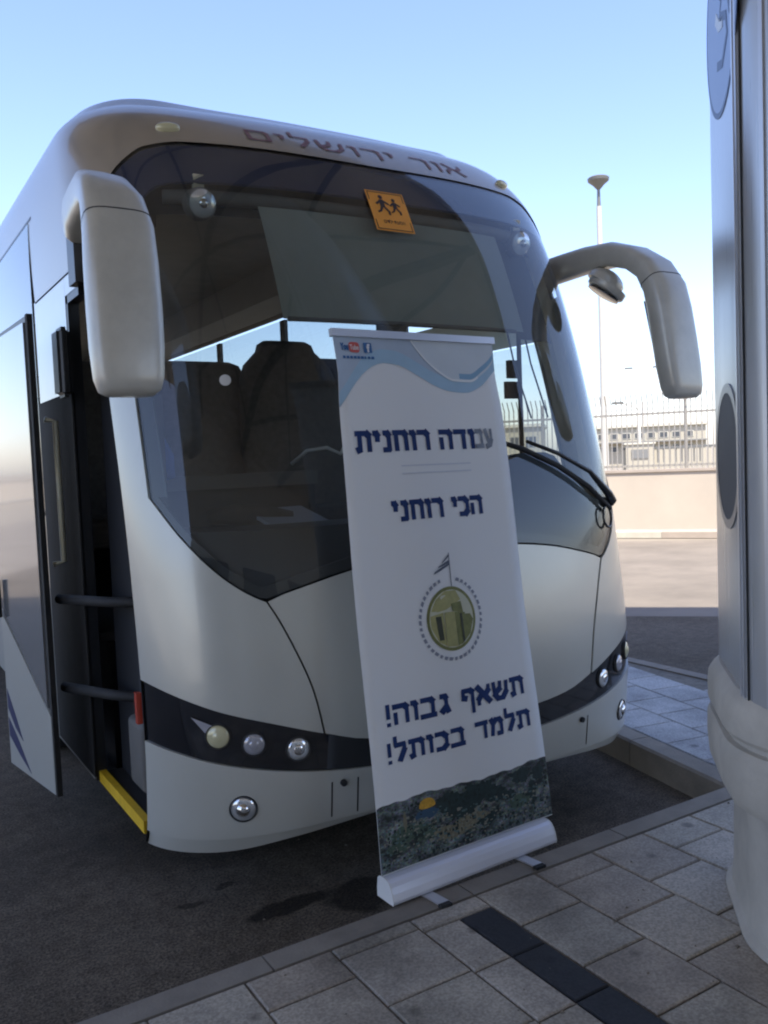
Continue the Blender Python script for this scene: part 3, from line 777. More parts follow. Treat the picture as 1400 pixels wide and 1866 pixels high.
# marker lamp on the corner, round lamps, fog lamps
def surf_disc(name, x, z, r, mat, off=.0, depth=.012, dome=.012, parent=bus, r2=None, bezel=None):
    p = SX_(x, z); n = (SX_(x, z, .01)-p).normalized()
    m = MB(); m.disc(p+n*off, n, r, depth, 30, dome, r2); o = m.build(name, mat, parent, True, .7)
    if bezel:
        m = MB(); a = n.cross(Vector((0, 0, 1))).normalized(); b = a.cross(n)
        N_ = 30; Rs = []
        for rr, oo in [(r*1.0, off-.004), (r*1.01, off+depth*.8), (r*1.07, off+depth+.002), (r*1.14, off+depth*.6), (r*1.17, off-.008)]:
            Rs.append([p+n*oo+(a*cos(2*pi*k/N_)+b*sin(2*pi*k/N_))*rr for k in range(N_)])
        m.rings(Rs, cap=False); m.build('bezel', bezel, o, True, .9)
    return o
for sg in (-1, 1):
    for nm, x, z, r, mt in [('headlight', .79, .648, .042, LENS), ('headlight', .945, .685, .040, LENSGREY), ('headlight', 1.06, .722, .042, LENSAMB)]:
        o = surf_disc(nm, sg*x, z, r, mt, off=-.008, depth=.008, dome=.009, bezel=DARKINT)
        surf_disc('reflector', sg*x, z, r*.55, CHROME if mt is LENS else mt, off=.001, depth=.004, dome=.007, parent=o)
    o = surf_disc('fog_lamp', sg*.985, .443, .046, LENS, off=-.004, depth=.008, dome=.01, bezel=BLACK)
    surf_disc('reflector', sg*.985, .443, .026, CHROME, off=.006, depth=.006, dome=.012, parent=o)
    surf_disc('marker_lamp', sg*.90, 3.125, .05, LENSAMB, off=.004, r2=.022)
    # small triangular reflector above the outer headlight
    P = [SX_(sg*x, z, .001) for x, z in [(1.135, .795), (1.075, .765), (1.095, .735)]]
    P2 = [p-Vector((0, -.006, 0)) for p in P]; m = MB(); m.add(P+P2, [(0, 1, 2), (3, 5, 4), (0, 3, 4, 1), (1, 4, 5, 2), (2, 5, 3, 0)]); m.build('reflector', LENSGREY, bus)
m = MB(); m.obox((-1.258, .468, .80), (.010, 0, 0), (0, .014, 0), (0, 0, .06)); m.build('side_marker', RED, bus)
m = MB(); m.obox((1.278, .86, .80), (.012, 0, 0), (0, .022, 0), (0, 0, .075)); m.build('side_marker', RED, bus)
surf_disc('flap_lock', -.62, .49, .013, BLACK, off=.0, dome=0)
surf_disc('flap_lock', .62, .49, .013, BLACK, off=.0, dome=0)
# vertical joints in the bumper
for x in (-.665, .665, -.56):
    P = []; 
    for z in (.36, .42, .50):
        P += [SX_(x-.003, z, .0015), SX_(x+.003, z, .0015)]
    mesh('bumper_seam', P, [(0, 1, 3, 2), (2, 3, 5, 4)], SEAM, bus)
# lettering on the cap, painted flat
HEB = 'אור ירושלים'[::-1]
tz = lambda x: 3.135
heb('אור ירושלים', (-.585, 3.10, .60, 3.165), lambda u, v, o_: SX_(u, v, .003+o_), REDPAINT, bus, .13, .12)

# mirrors
def mirror(sg):
    # path in the yz-plane with a small outward drift; sections: half-width along x, half-depth across
    path = [((1.262, .93, 2.70), .04, .070), ((1.285, .88, 2.71), .052, .074), ((1.305, .76, 2.72), .055, .072), ((1.312, .60, 2.725), .060, .068), ((1.318, .42, 2.715), .074, .062),
            ((1.322, .28, 2.665), .088, .060), ((1.326, .175, 2.59), .104, .062), ((1.328, .115, 2.49), .114, .066), ((1.332, .09, 2.38), .118, .066), ((1.336, .068, 2.23), .119, .068),
            ((1.340, .050, 2.10), .117, .068), ((1.343, .036, 2.00), .110, .064), ((1.344, .030, 1.960), .098, .056), ((1.344, .029, 1.944), .075, .04)]
    C_ = [Vector((sg*a[0], a[1], a[2])) for a, _, _ in path]; Rs = []; n = 28; e = 2/3.6
    for i, (_, a, b) in enumerate(path):
        t = (C_[min(i+1, len(C_)-1)]-C_[max(i-1, 0)]); t.x = 0; t.normalize(); nb = Vector((0, -t.z, t.y))
        Rs.append([C_[i]+Vector((a*math.copysign(abs(cos(q_))**e, cos(q_)), 0, 0))+nb*(b*math.copysign(abs(sin(q_))**e, sin(q_))) for q_ in [2*pi*k/n for k in range(n)]])
    m = MB(); m.rings(Rs); o = m.build('mirror', MIRPAINT, bus, True, 1.2)
    m = MB(); m.obox((sg*1.335, .128, 2.22), (.088, 0, 0), (0, .004, 0), (0, .045, .21)); m.build('mirror_glass', MIRRORG, o)
    m = MB(); m.obox((sg*1.262, .95, 2.59), (.035, 0, 0), (0, .06, 0), (0, 0, .11)); b_ = m.build('mirror_bracket', BLACK, o)
    # joint between arm and housing
    i = 6; c = (C_[6]*.5+C_[7]*.5); pass
    P = []; 
    for k in range(n):
        p = Rs[6][k]*.35+Rs[7][k]*.65; d = (p-(C_[6]*.35+C_[7]*.65)).normalized(); P.append((p+d*.0012, d))
    V = []; F_ = []
    for p, d in P: V += [p+Vector((0, 0, .0025)), p-Vector((0, 0, .0025))]
    for k in range(n): F_.append((2*k, 2*k+1, 2*((k+1) % n)+1, 2*((k+1) % n)))
    mesh('joint', V, F_, SEAM, o)
    return o
mirror(-1); mr_ = mirror(1)
m = MB(); m.disc((1.30, .47, 2.545), (-.42, .38, -.82), .105, .018, 28, .008); m.disc((1.30, .47, 2.585), (.42, -.38, .82), .098, .02, 24, .04)
m.build('kerb_mirror', MIRPAINT, bus, True, .9)
m = MB(); m.disc((1.287, .482, 2.52), (-.42, .38, -.82), .09, .004, 28, .006); m.build('mirror_glass', GLOSSBLK, bus, True, .9)
# black stay behind the right post
m = MB(); m.tube([S(.992, z_, .012) for z_ in (2.30, 2.40, 2.5, 2.6, 2.7, 2.78)], [.012, .028, .032, .034, .034, .03], 8); m.build('mirror_stay', BLACK, bus)

# wiper on the right
P = [SX_(1.02, 1.455, .024), SX_(.96, 1.49, .034), SX_(.80, 1.60, .045), SX_(.60, 1.69, .04), SX_(.42, 1.75, .035)]
m = MB(); m.tube(P, [.022, .020, .012, .010, .008], 8); wi = m.build('wiper', BLACK, bus, True)
P = [SX_(.98, 1.42, .022), SX_(.80, 1.535, .022), SX_(.60, 1.64, .022), SX_(.40, 1.72, .022), SX_(.22, 1.77, .022)]
m = MB(); m.tube(P, [.010, .013, .013, .013, .008], 8); m.build('wiper_blade', RUBBER, wi, True)
m = MB(); p = SX_(1.02, 1.455, .012); m.disc(p, (.5, -.85, .2), .026, .014, 20, .006); m.build('wiper_pivot', BLACK, wi, True, .8)
P = [SX_(.95+.045*cos(t), 1.385+.05*sin(t), .014) for t in [2*pi*k/20 for k in range(21)]]
m = MB(); m.tube(P, .006, 6, cap=False); m.build('washer_hose', BLACK, wi, True)

# open door panel, swung out behind the doorway
dA = Vector((-1.435, 1.19, 0)); dB = Vector((-1.50, 2.03, 0)); dd = (dB-dA); DL = dd.length; dd.normalize(); dn = Vector((-dd.y, dd.x, 0))
if dn.x > 0: dn = -dn
def D(u, z, o_=0): 
    return dA+dd*u+dn*(o_-.0)+Vector((0, 0, z))+dn*0
def dpoly(name, P, o0, o1, mat, parent):
    n = len(P); V = [D(u, z, o0) for u, z in P]+[D(u, z, o1) for u, z in P]
    return mesh(name, V, [tuple(range(n)), tuple(range(n, 2*n))[::-1]]+[(i, i+n, (i+1) % n+n, (i+1) % n) for i in range(n)], mat, parent)
door = dpoly('door', [(0, .27), (DL, .20), (DL, 2.37), (0, 2.39)], -.014, 0, BLACK, bus)
dpoly('door_glass', [(.05, .66), (DL-.03, 1.03), (DL-.03, 2.35), (.05, 2.36)], 0, .012, M('door_tint', (.20, .205, .205), .16, coat=1, spec=1.0), door)
dpoly('door_panel', [(.012, .275), (DL-.004, .205), (DL-.004, 1.00), (.012, .628)], 0, .010, PAINT, door)
dpoly('door_seal', [(-.008, .27), (.022, .27), (.022, 2.39), (-.008, 2.39)], -.016, .008, RUBBER, door)
dpoly('stripe', [(DL-.02, .50), (DL-.16, .425), (DL-.30, .39), (DL-.16, .50), (DL-.02, .60)], .010, .0115, STRIPE, door)
dpoly('stripe', [(DL-.02, .355), (DL-.22, .30), (DL-.42, .26), (DL-.2, .375), (DL-.02, .45)], .010, .0115, STRIPE, door)
m = MB(); m.tube([D(DL-.06, .98, .03), D(DL-.06, 1.17, .03)], .013, 8); m.build('door_handle', BLACK, door, True)
# doorway: frame, steps, arms, rails
m = MB(); m.box((-1.268, 1.19, .3), (-1.22, 1.228, 2.48)); m.box((-1.268, .98, 2.445), (-1.22, 1.228, 2.482)); m.build('doorway_frame', BLACK, bus)
V = []; F_ = []                                             # return of the nose panel into the doorway
for j in range(25):
    z = .26+(2.48-.26)*j/24; p = S(SL, z); V += [p, p+Vector((.045, .045, 0)), p+Vector((.10, .06, 0))]
for j in range(24):
    for c in range(2): F_.append((j*3+c, j*3+c+1, (j+1)*3+c+1, (j+1)*3+c))
mesh('doorway_jamb', V, F_, RUBBER, bus)
m = MB(); m.box((-1.276, 1.19, .32), (-1.262, 1.95, 2.06)); m.build('door_surround', RUBBER, bus)
m = MB(); m.box((-1.24, .50, .30), (-.55, 1.2, .335)); m.build('step', RUBBER, bus)
m = MB(); m.box((-1.255, .50, .295), (-1.225, 1.19, .345)); m.build('step_edge', YELLOW, bus)
m = MB(); m.box((-1.0, .62, .335), (-.55, 1.2, .60)); m.build('step', DARKINT, bus)
m = MB(); m.box((-.8, .7, .60), (-.5, 1.3, .85)); m.build('step', DARKINT, bus)
box('step_box', (-1.19, .70, .36), (-.98, .92, .66), GREYINT, bus, .03)
m = MB(); m.box((-1.17, .62, .70), (-1.05, .76, 2.0)); m.build('inner_column', M('column_plastic', (.03, .035, .045), .45), bus)
m = MB(); m.box((-1.15, .78, .3), (-1.10, 1.19, 2.4)); m.build('inner_door_wall', M('inner_wall', (.02, .022, .026), .5), bus)
for z in (.74, 1.14):
    m = MB(); m.tube([(-1.12, .70, z+.02), (-1.24, .92, z+.01), D(.06, z, -.07)], .022, 10); m.build('door_arm', RUBBER, bus, True)
m = MB(); m.tube([D(.03, 1.30, -.05), D(.03, 1.31, -.095), D(.03, 1.93, -.095), D(.03, 1.94, -.05)], .013, 10); m.build('grab_rail', RAIL, door, True)
m = MB(); m.obox((-1.31, 1.16, 2.18), (.03, 0, 0), (0, .07, 0), (0, 0, .15)); o = m.build('door_hinge_cover', BLACK, bus)
bm = bmesh.new(); bm.from_mesh(o.data); bmesh.ops.bevel(bm, geom=list(bm.edges), offset=.02, segments=3, affect='EDGES'); bm.to_mesh(o.data); bm.free()

# ---------------- interior
m = MB(); m.box((-1.2, 1.25, .92), (1.2, 11.5, .96)); m.box((-.45, .5, .6), (1.2, 1.3, .96)); m.build('cabin_floor', DARKINT, bus)
m = MB(); m.box((-1.0, 1.25, 3.22), (1.0, 11.5, 3.24)); m.build('ceiling', CEILINT, bus)
for sg in (-1, 1):
    m = MB(); a, b = sorted((sg*.72, sg*1.20)); 
    m.add([(a, 1.7, 3.02), (b, 1.7, 3.02), (b, 11.4, 3.02), (a, 11.4, 3.02), (a, 1.7, 3.10), (b, 1.7, 3.10), (b, 11.4, 3.10), (a, 11.4, 3.10)], [(0, 3, 2, 1), (4, 5, 6, 7), (0, 1, 5, 4), (2, 3, 7, 6), (0, 4, 7, 3), (1, 2, 6, 5)])
    m.box((sg*.70-.015, 1.7, 2.96), (sg*.70+.015, 11.4, 3.2)); m.build('luggage_rack', GREYINT, bus)
def seat(x, y, rz=0, w=.44, top=2.28, k1=.86, k2=.62):
    e = MB(); hw = w/2
    Rs = []
    for z, hh, t in [(1.45, hw, .05), (1.7, hw, .06), (1.95, hw*.97, .065), (top-.22, hw*(k1*.5+.5), .06), (top-.14, hw*k1, .062), (top-.06, hw*k2*1.08, .065), (top-.02, hw*k2, .06), (top, hw*k2*.8, .035)]:
        yy_ = y+(z-1.45)*.16
        Rs.append([(x+hh*math.copysign(abs(cos(q_))**.5, cos(q_)), yy_+t*math.copysign(abs(sin(q_))**.7, sin(q_)), z) for q_ in [2*pi*k/20 for k in range(20)]])
    e.rings(Rs); o = e.build('seat', SEATM, bus, True, .9)
    o2 = box('seat_cushion', (x-hw, y-.42, 1.34), (x+hw, y+.02, 1.47), SEATM, o, .03)
    m = MB(); m.box((x-.05, y-.3, .96), (x+.05, y-.1, 1.34)); m.build('seat_base', BLACK, o)
    return o
seat(-.97, 1.72, top=2.27, w=.54, k1=.98, k2=.95); seat(-.46, 1.72, top=2.285, w=.56, k1=.98, k2=.9)
seat(.04, 1.60, top=2.40, w=.66, k1=.80, k2=.50)
seat(.42, 2.0, top=2.36, w=.6, k1=.97, k2=.9)
for y in [2.6, 3.4, 4.2, 5.0, 5.8, 6.6]:
    for x_ in (-.92, -.46, .46, .92): seat(x_, y, top=2.22)
seat(.78, 1.62, w=.50, top=2.12)      # driver's seat
m = MB(); m.box((-1.05, 1.02, .96), (-.18, 1.06, 1.60)); m.build('partition', DARKINT, bus)
m = MB(); m.box((-1.05, .98, 1.60), (-.18, 1.10, 1.665)); m.build('partition_ledge', GREYINT, bus)
# dashboard following the glass
V = []; F_ = []; sx_ = [-.93+1.86*i/30 for i in range(31)]
for s in sx_:
    z0 = glb(s)+.0
    hood = .24*math.exp(-((s*1.27-.60)/.34)**4)
    p0 = S(s, z0-.01, -.05); p0.z = z0-.02
    yb = .98; pw = S(s, 1.46, -.05)
    V += [Vector((p0.x, p0.y, p0.z-.25)), p0, Vector((pw.x, pw.y, 1.46+hood*.3)), Vector((p0.x*.95, pw.y+.10, 1.47+hood)), Vector((p0.x*.95, pw.y+.28, 1.46+hood*.95)), Vector((p0.x*.95, yb, 1.25)), Vector((p0.x*.95, yb, .8))]
for i in range(30):
    for j in range(6): F_.append((i*7+j, i*7+j+1, (i+1)*7+j+1, (i+1)*7+j))
mesh('dashboard', V, F_, M('dash_plastic', (.016, .017, .019), .55, 0, .25, 6), bus, True, .8)
e = MB(); cS = Vector((.76, 1.02, 1.62)); aa = Vector((1, 0, 0)); bb = Vector((0, .55, .83)).normalized()
e.tube([cS+.23*(aa*cos(t)+bb*sin(t)) for t in [2*pi*k/32 for k in range(33)]], .016, 8, cap=False); e.tube([cS-aa*.22, cS+aa*.22], .014, 6); e.tube([cS, cS+Vector((0, -.25, -.35))], .04, 8)
e.build('steering_wheel', BLACK, bus, True)
# objects lying low behind the glass, on the dashboard
m = MB(); m.obox((-.62, .42, 1.487), (.14, .03, 0), (-.02, .09, .03), (0, -.004, .006)); m.build('dashboard_tray', M('papers', (.25, .27, .32), .6), bus)
m = MB(); m.tube([(-.92, .52, 1.50), (-.82, .46, 1.51), (-.72, .43, 1.505), (-.6, .42, 1.49)], [.03, .045, .04, .02], 10); m.build('bundled_cloth', M('brown_cloth', (.03, .025, .02), .8, 0, .5, 20), bus, True)
# roller blind behind the glass
def inner(name, x0, x1, z0, z1, mat, off, nx=16, nz=10, parent=bus):
    V = []; F_ = []
    for i in range(nx+1):
        for j in range(nz+1): V.append(SX_(x0(z0+(z1-z0)*j/nz)+(x1(z0+(z1-z0)*j/nz)-x0(z0+(z1-z0)*j/nz))*i/nx, z0+(z1-z0)*j/nz, off))
    for i in range(nx):
        for j in range(nz): F_.append((i*(nz+1)+j, (i+1)*(nz+1)+j, (i+1)*(nz+1)+j+1, i*(nz+1)+j+1))
    return mesh(name, V, F_, mat, parent, True)
inner('roller_blind', lambda z: -.62, lambda z: .66, 2.30, 2.80, BLIND, -.05)
m = MB(); m.tube([SX_(x_/10, 2.30, -.05) for x_ in range(-6, 7)], .010, 8); m.build('blind_rail', GREYINT, bus, True)
m = MB(); m.tube([SX_(x_/10, 2.84, -.07) for x_ in range(-10, 11)], .03, 10); m.build('blind_roll', GREYINT, bus, True)
# inner header panel over the driver, cream inner posts
inner('inner_header', lambda z: -1.08, lambda z: 1.08, 2.78, 3.02, DARKINT, -.10, nz=4)
inner('visor', lambda z: .70, lambda z: 1.08, 2.30, 2.80, DARKINT, -.12, nz=4)
for sg, mt in ((1, CREAM), (-1, DARKINT)):
    V = []
    for j in range(13):
        z = 1.45+(2.9-1.45)*j/12; p = S(sg*.955, z, -.05); V += [p, p+Vector((-sg*.05, .03, 0)), p+Vector((-sg*.03, .16, 0)), p+Vector((sg*.0, .18, 0))]
    F_ = [(j*4+c, j*4+c+1, (j+1)*4+c+1, (j+1)*4+c) for j in range(12) for c in range(3)]
    mesh('inner_post', V, F_, mt, bus)
# round spot lamps hanging inside the top corners
for sg in (-1, 1):
    p = SX_(sg*.86, 2.80, -.06); m = MB(); m.disc(p, (0, -.93, -.2), .066, .025, 30, .02); o = m.build('spot_lamp', GREYINT, bus, True, .7)
    m = MB(); m.disc(p+Vector((0, -.03, -.005)), (0, -.93, -.2), .056, .006, 30, .012); m.build('lamp_lens', LENS, o, True, .7)
    m = MB(); m.disc(p+Vector((0, -.044, -.008)), (0, -.93, -.2), .02, .008, 16, .01); m.build('bulb', CHROME, o, True, .7)
    m = MB(); m.obox(p+Vector((0, .01, .085)), (.022, 0, 0), (0, .012, 0), (0, 0, .035)); m.build('lamp_bracket', CREAM, o)
# sticker and orange children sign on the inside of the glass
def gpt(x, z, off): return SX_(x, z, off)
surf_disc('round_sticker', -.90, 2.03, .022, WHITEPL, off=-.002, depth=.001, dome=0)
def sheet(name, x0, x1, z0, z1, off, mat, parent):
    V = []; n = 6
    for i in range(n+1):
        for j in range(n+1): V.append(SX_(x0+(x1-x0)*i/n, z0+(z1-z0)*j/n, off))
    return mesh(name, V, [(i*(n+1)+j, (i+1)*(n+1)+j, (i+1)*(n+1)+j+1, i*(n+1)+j+1) for i in range(n) for j in range(n)], mat, parent)
sg_ = sheet('children_sign', -.105, .095, 2.705, 2.905, .004, ORANGE, bus)
bdr = MB()
for (a, b, c, d) in [(-.097, .087, 2.711, 2.715), (-.097, .087, 2.895, 2.899), (-.097, -.093, 2.715, 2.895), (.083, .087, 2.715, 2.895)]:
    bdr.add([SX_(a, c, .0055), SX_(b, c, .0055), SX_(b, d, .0055), SX_(a, d, .0055)], [(0, 1, 2, 3)])
bdr.build('border', SIGNBLK, sg_)
def pict(ox, oz, k, flip):
    """running child: head, trunk, arms, legs as flat shapes"""
    f = -1 if flip else 1
    m = MB(); q = lambda x, z: SX_(ox+f*x*k, oz+z*k, .0057)
    m.add([q(.5*0+.13*cos(t), .98+.13*sin(t)) for t in [2*pi*i/12 for i in range(12)]], [tuple(range(12))])
    for P in [[(-.14, .82), (.12, .84), (.14, .38), (-.16, .36)], [(.08, .82), (.42, .62), (.38, .52), (.05, .68)], [(-.12, .80), (-.42, .58), (-.34, .50), (-.08, .66)],
              [(-.02, .42), (.14, .42), (.36, .16), (.34, -.06), (.22, -.04), (.22, .12)], [(-.16, .40), (.02, .40), (-.16, .12), (-.40, .02), (-.42, .12), (-.26, .18)]]:
        m.add([q(*p) for p in P], [tuple(range(len(P)))])
    m.build('running_child', SIGNBLK, sg_)
pict(-.035, 2.79, .085, False); pict(.03, 2.795, .070, False)
text_on('sign_text', 'הסעת ילדים'[::-1], (-.055, 2.742, .055, 2.762), lambda u, v: SX_(u, v, .0056), SIGNBLK, sg_)
# blue cloth hung by the near post, driver display on a pole, cables
m = MB(); m.tube([(-1.06, .74, 1.86), (-1.04, .72, 1.75), (-1.03, .70, 1.66)], [.03, .055, .04], 10); m.build('hanging_cloth', BLUEBAG, bus, True)
m = MB(); m.tube([(1.175, 1.03, 1.4), (1.175, 1.03, 2.6)], .014, 10); m.build('cab_pole', BLACK, bus, True)
m = MB(); m.box((1.075, 1.0, 2.135), (1.16, 1.03, 2.235)); m.build('cab_display', DARKINT, bus)
m = MB(); m.box((1.055, 1.0, 2.02), (1.16, 1.03, 2.115)); m.build('cab_display', DARKINT, bus)
for k_, (x_, y_) in enumerate([(1.10, .95), (1.14, .86)]):
    m = MB(); m.tube([(x_-.06, y_+.05, 2.5), (x_-.03, y_, 2.2), (x_+.03, y_-.06, 1.9)], .005, 6); m.build('cable', BLACK, bus, True)
m = MB(); m.tube([(-.36, .9, 1.70), (-.30, .85, 1.76), (-.22, .8, 1.77), (-.16, .78, 1.74), (-.12, .78, 1.80)], .009, 8); m.build('white_cable', WHITEPL, bus, True)

# ================================================================== THE ROLL-UP BANNER
CLOTH, ct, cb = base_mat('banner_cloth')
cb.inputs['Base Color'].default_value = (.86, .87, .86, 1); cb.inputs['Roughness'].default_value = .7
BN = empty('rollup_banner', (-.22, -.27, .14)); tag(BN, 'white roll-up banner with blue Hebrew lettering standing on the kerb before the bus', 'banner')
BI = Matrix.Translation((.22, .27, -.14))
BW = .835; BH = 1.945
bd0 = Vector((-.64, -.245, .24)); bu = Vector((cos(radians(2.2)), sin(radians(2.2)), 0)); bt = Vector((-.01, .25, 1.945)).normalized(); bnn = bu.cross(bt).normalized()*1
if bnn.y > 0: bnn = -bnn
def B(u, v, off=0):
    """u across 0..0.8 (measured scale), v up 0..2"""
    f = v/2; c_ = .5
    w = BW+(.77-BW)*f; wob = -.010*math.exp(-((v-1.80)/.12)**2)*(1 if u < .4 else -1)*-1
    uu = (u/.8-.5)
    x = (uu)*w+BW*.5+.012*f
    x += (.010*math.exp(-((v-1.86)/.10)**2))*(-2*uu)
    sag = .012*cos(uu*pi)*sin(pi*f)+.006*sin(uu*8+v*2.1)*sin(pi*f)+.004*(uu*2)**4*(1+sin(v*5))
    return bd0+bu*x+bt*(v/2*BH)+bnn*(off+sag)
def bmesh_(name, V, F_, mat, parent=None):
    o = mesh(name, V, F_, mat, parent or BN)
    if parent is None: o.matrix_parent_inverse = BI
    return o
V = []; F_ = []; nx, ny = 16, 40
for i in range(nx+1):
    for j in range(ny+1): V.append(B(.8*i/nx, 2*j/ny))
for i in range(nx):
    for j in range(ny): F_.append((i*(ny+1)+j, (i+1)*(ny+1)+j, (i+1)*(ny+1)+j+1, i*(ny+1)+j+1))
cl = bmesh_('cloth', V, F_, CLOTH); cl.data.polygons.foreach_set('use_smooth', [True]*len(cl.data.polygons))
sm_ = cl.modifiers.new('thick', 'SOLIDIFY'); sm_.thickness = .0012; sm_.offset = 1 if False else -1
def strip(name, top, botm, u0, u1, mat, off, n=30, m_=6):
    V = []; F_ = []
    for i in range(n+1):
        u = u0+(u1-u0)*i/n; a, b = botm(u), top(u)
        for j in range(m_+1): V.append(B(u, a+(b-a)*j/m_, off))
    for i in range(n):
        for j in range(m_): F_.append((i*(m_+1)+j, (i+1)*(m_+1)+j, (i+1)*(m_+1)+j+1, i*(m_+1)+j+1))
    o = mesh(name, V, F_, mat, cl); return o
PB1 = M('print_light_blue', (.38, .56, .70), .55, 0, .1, 3); PB2 = M('print_mid_blue', (.24, .42, .58), .55, 0, .15, 4); PB3 = M('print_pale', (.62, .68, .72), .55, 0, .06, 3)
PWL = M('print_white_line', (.85, .88, .88), .55)
PB0 = M('print_grey_blue', (.46, .55, .66), .55, 0, .08, 2)
sw1u = [0, .004, .052, .107, .162, .215, .282, .378, .469, .547, .622, .702, .8]; sw1v = [1.70, 1.719, 1.784, 1.845, 1.88, 1.895, 1.89, 1.851, 1.807, 1.786, 1.781, 1.805, 1.878]
s1 = lambda u: interp(u, sw1u[1:], sw1v[1:])
s2 = lambda u: interp(u, [.36, .418, .492, .569, .653, .727, .787, .8], [1.99, 1.921, 1.863, 1.828, 1.825, 1.86, 1.906, 1.93])
strip('swoosh', lambda u: 1.995, s1, 0.0, .8, PB0, .0012)
strip('swoosh', lambda u: min(1.995, s1(u)+.055), s1, 0.0, .8, PB1, .0018)
strip('swoosh', lambda u: 1.994, s2, .365, .795, PB3, .0024)
strip('swoosh', lambda u: min(1.994, s2(u)+.035), lambda u: s2(u)+.012, .60, .795, PB2, .003)
strip('swoosh_line', lambda u: min(1.994, s2(u)+.010), s2, .365, .70, PWL, .0034)
fnB = lambda off: (lambda u, v: B(u, v, off))
def btext(s_, rect, mat, w=0.012, name='lettering'): return text_on(name, s_, rect, fnB(.0022), mat, cl, w)
NAVY = M('print_navy', (.008, .035, .15), .8, 0, .15, 30); GLARE = M('print_glare', (.22, .25, .30), .55, 0, .3, 40)
fnH = lambda u, v, o_: B(u, v, .0022+o_)
heb('עב', (.640, 1.552, .728, 1.626), fnH, GLARE, cl, .25, .24)  # glare over these two letters, painted in as a lighter grey
heb('ודה רוחנית', (.057, 1.548, .632, 1.626), fnH, NAVY, cl, .26, .25)
heb('הכי רוחני', (.188, 1.278, .633, 1.352), fnH, NAVY, cl, .26, .25)
heb('תשאף גבוה!', (.080, .520, .735, .592), fnH, NAVY, cl, .27, .20)
heb('תלמד בכותל!', (.070, .385, .746, .452), fnH, NAVY, cl, .27, .20)
for k in range(2):
    strip('faint_line', lambda u, k=k: 1.492-.03*k, lambda u, k=k: 1.487-.03*k, .25, .60, M('print_faint_%d' % k, (.66, .69, .74), .6), .002)
# small logos
def brect(u0, v0, u1, v1, mat, off=.0038, name='logo'):
    P = [(u0, v0), (u1, v0), (u1, v1), (u0, v1)]; return mesh(name, [B(u, v, off) for u, v in P], [(0, 1, 2, 3)], mat, cl)
rr0 = random.Random(5)
LRED = M('logo_red', (.62, .10, .08), .5); LBLUE = M('logo_blue', (.03, .14, .36), .5); LW = M('logo_white', (.8, .8, .8), .5)
text_on('logo', 'You', (.026, 1.940, .062, 1.968), fnB(.004), LBLUE, cl, .02)
def rrect(u0, v0, u1, v1, r, mat, off, name='logo'):
    P = []
    for cx, cy, a0 in [(u1-r, v1-r, 0), (u0+r, v1-r, 90), (u0+r, v0+r, 180), (u1-r, v0+r, 270)]:
        for k in range(5): a = radians(a0+k*22.5); P.append((cx+r*cos(a), cy+r*sin(a)))
    return mesh(name, [B(u, v, off) for u, v in P], [tuple(range(len(P)))], mat, cl)
rrect(.064, 1.932, .112, 1.972, .012, LRED, .004)
text_on('logo', 'Tube', (.068, 1.942, .108, 1.962), fnB(.0046), LW, cl, .01)
rrect(.132, 1.932, .170, 1.972, .004, LBLUE, .004)
text_on('logo', 'f', (.145, 1.934, .162, 1.968), fnB(.0046), LW, cl, .03)
for k in range(9):
    brect(.030+.0165*k, 1.908, .030+.0165*k+rr0.uniform(.008, .0135), 1.918, LBLUE, .004, 'small_print')
# oval emblem: gate in a green-gold oval with a flag above
G1 = M('emblem_green', (.20, .21, .06), .5, 0, .25, 40); G2 = M('emblem_gold', (.42, .40, .16), .5, 0, .15, 40); G3 = M('emblem_dark', (.05, .055, .03), .5); G4 = M('emblem_pale', (.62, .62, .46), .5); GF = M('emblem_grey', (.10, .12, .16), .5); GD = M('emblem_ring', (.28, .30, .36), .5)
ec = (.408, .877); ea, eb = .118, .126
def E_(x, y, off): return B(ec[0]+x*ea, ec[1]+y*eb, off)
def epoly(name, P, mat, off): return mesh(name, [E_(x, y, off) for x, y in P], [tuple(range(len(P)))], mat, cl)
circ = lambda r, a0=0, a1=360, n=48: [(r*cos(radians(a0+(a1-a0)*i/n)), r*sin(radians(a0+(a1-a0)*i/n))) for i in range(n+(0 if a1-a0 == 360 else 1))]
epoly('emblem', circ(1.0), G1, .0022)
epoly('emblem', circ(.90), G4, .0026)
epoly('emblem', [(-.86, .22), (-.6, .64), (-.2, .87), (.25, .86), (.42, .55), (-.2, .3)], G2, .003)
epoly('emblem', [(.0, .46), (.42, .5), (.48, .14), (.05, .22)], G1, .0034)
epoly('emblem', [(-.86, .16), (-.35, .22), (-.32, -.82), (-.6, -.66), (-.86, -.2)], G2, .003)
epoly('emblem', [(-.66, .12), (-.44, .12), (-.40, -.62), (-.58, -.62)], G3, .0034)
epoly('emblem', [(-.30, .22), (.12, .2), (.12, -.88), (-.30, -.84)], G2, .0036)
epoly('emblem', [(.12, .2), (.75, .1), (.88, -.12), (.7, -.55), (.35, -.82), (.14, -.87)], G1, .003)
epoly('emblem', [(.32, .12), (.42, .12), (.44, -.74), (.36, -.8)], G3, .0038)
epoly('emblem', [(-.88, .20), (.8, .06), (.8, .14), (-.84, .30)], G4, .0042)
for i in range(40):                                         # dotted lettering round the oval
    a = 2*pi*i/40
    if 1.35 < a < 1.75: continue
    r1, r2 = 1.20, 1.30
    da = .045+.02*((i*7) % 3)/2
    epoly('ring_letter', [(r1*cos(a-da), r1*sin(a-da)), (r2*cos(a-da), r2*sin(a-da)), (r2*cos(a+da*.5), r2*sin(a+da*.5)), (r1*cos(a+da), r1*sin(a+da))], GD, .0022)
epoly('flagpole', [(.10, 1.0), (.135, 1.0), (.165, 2.05), (.135, 2.05)], GF, .0024)
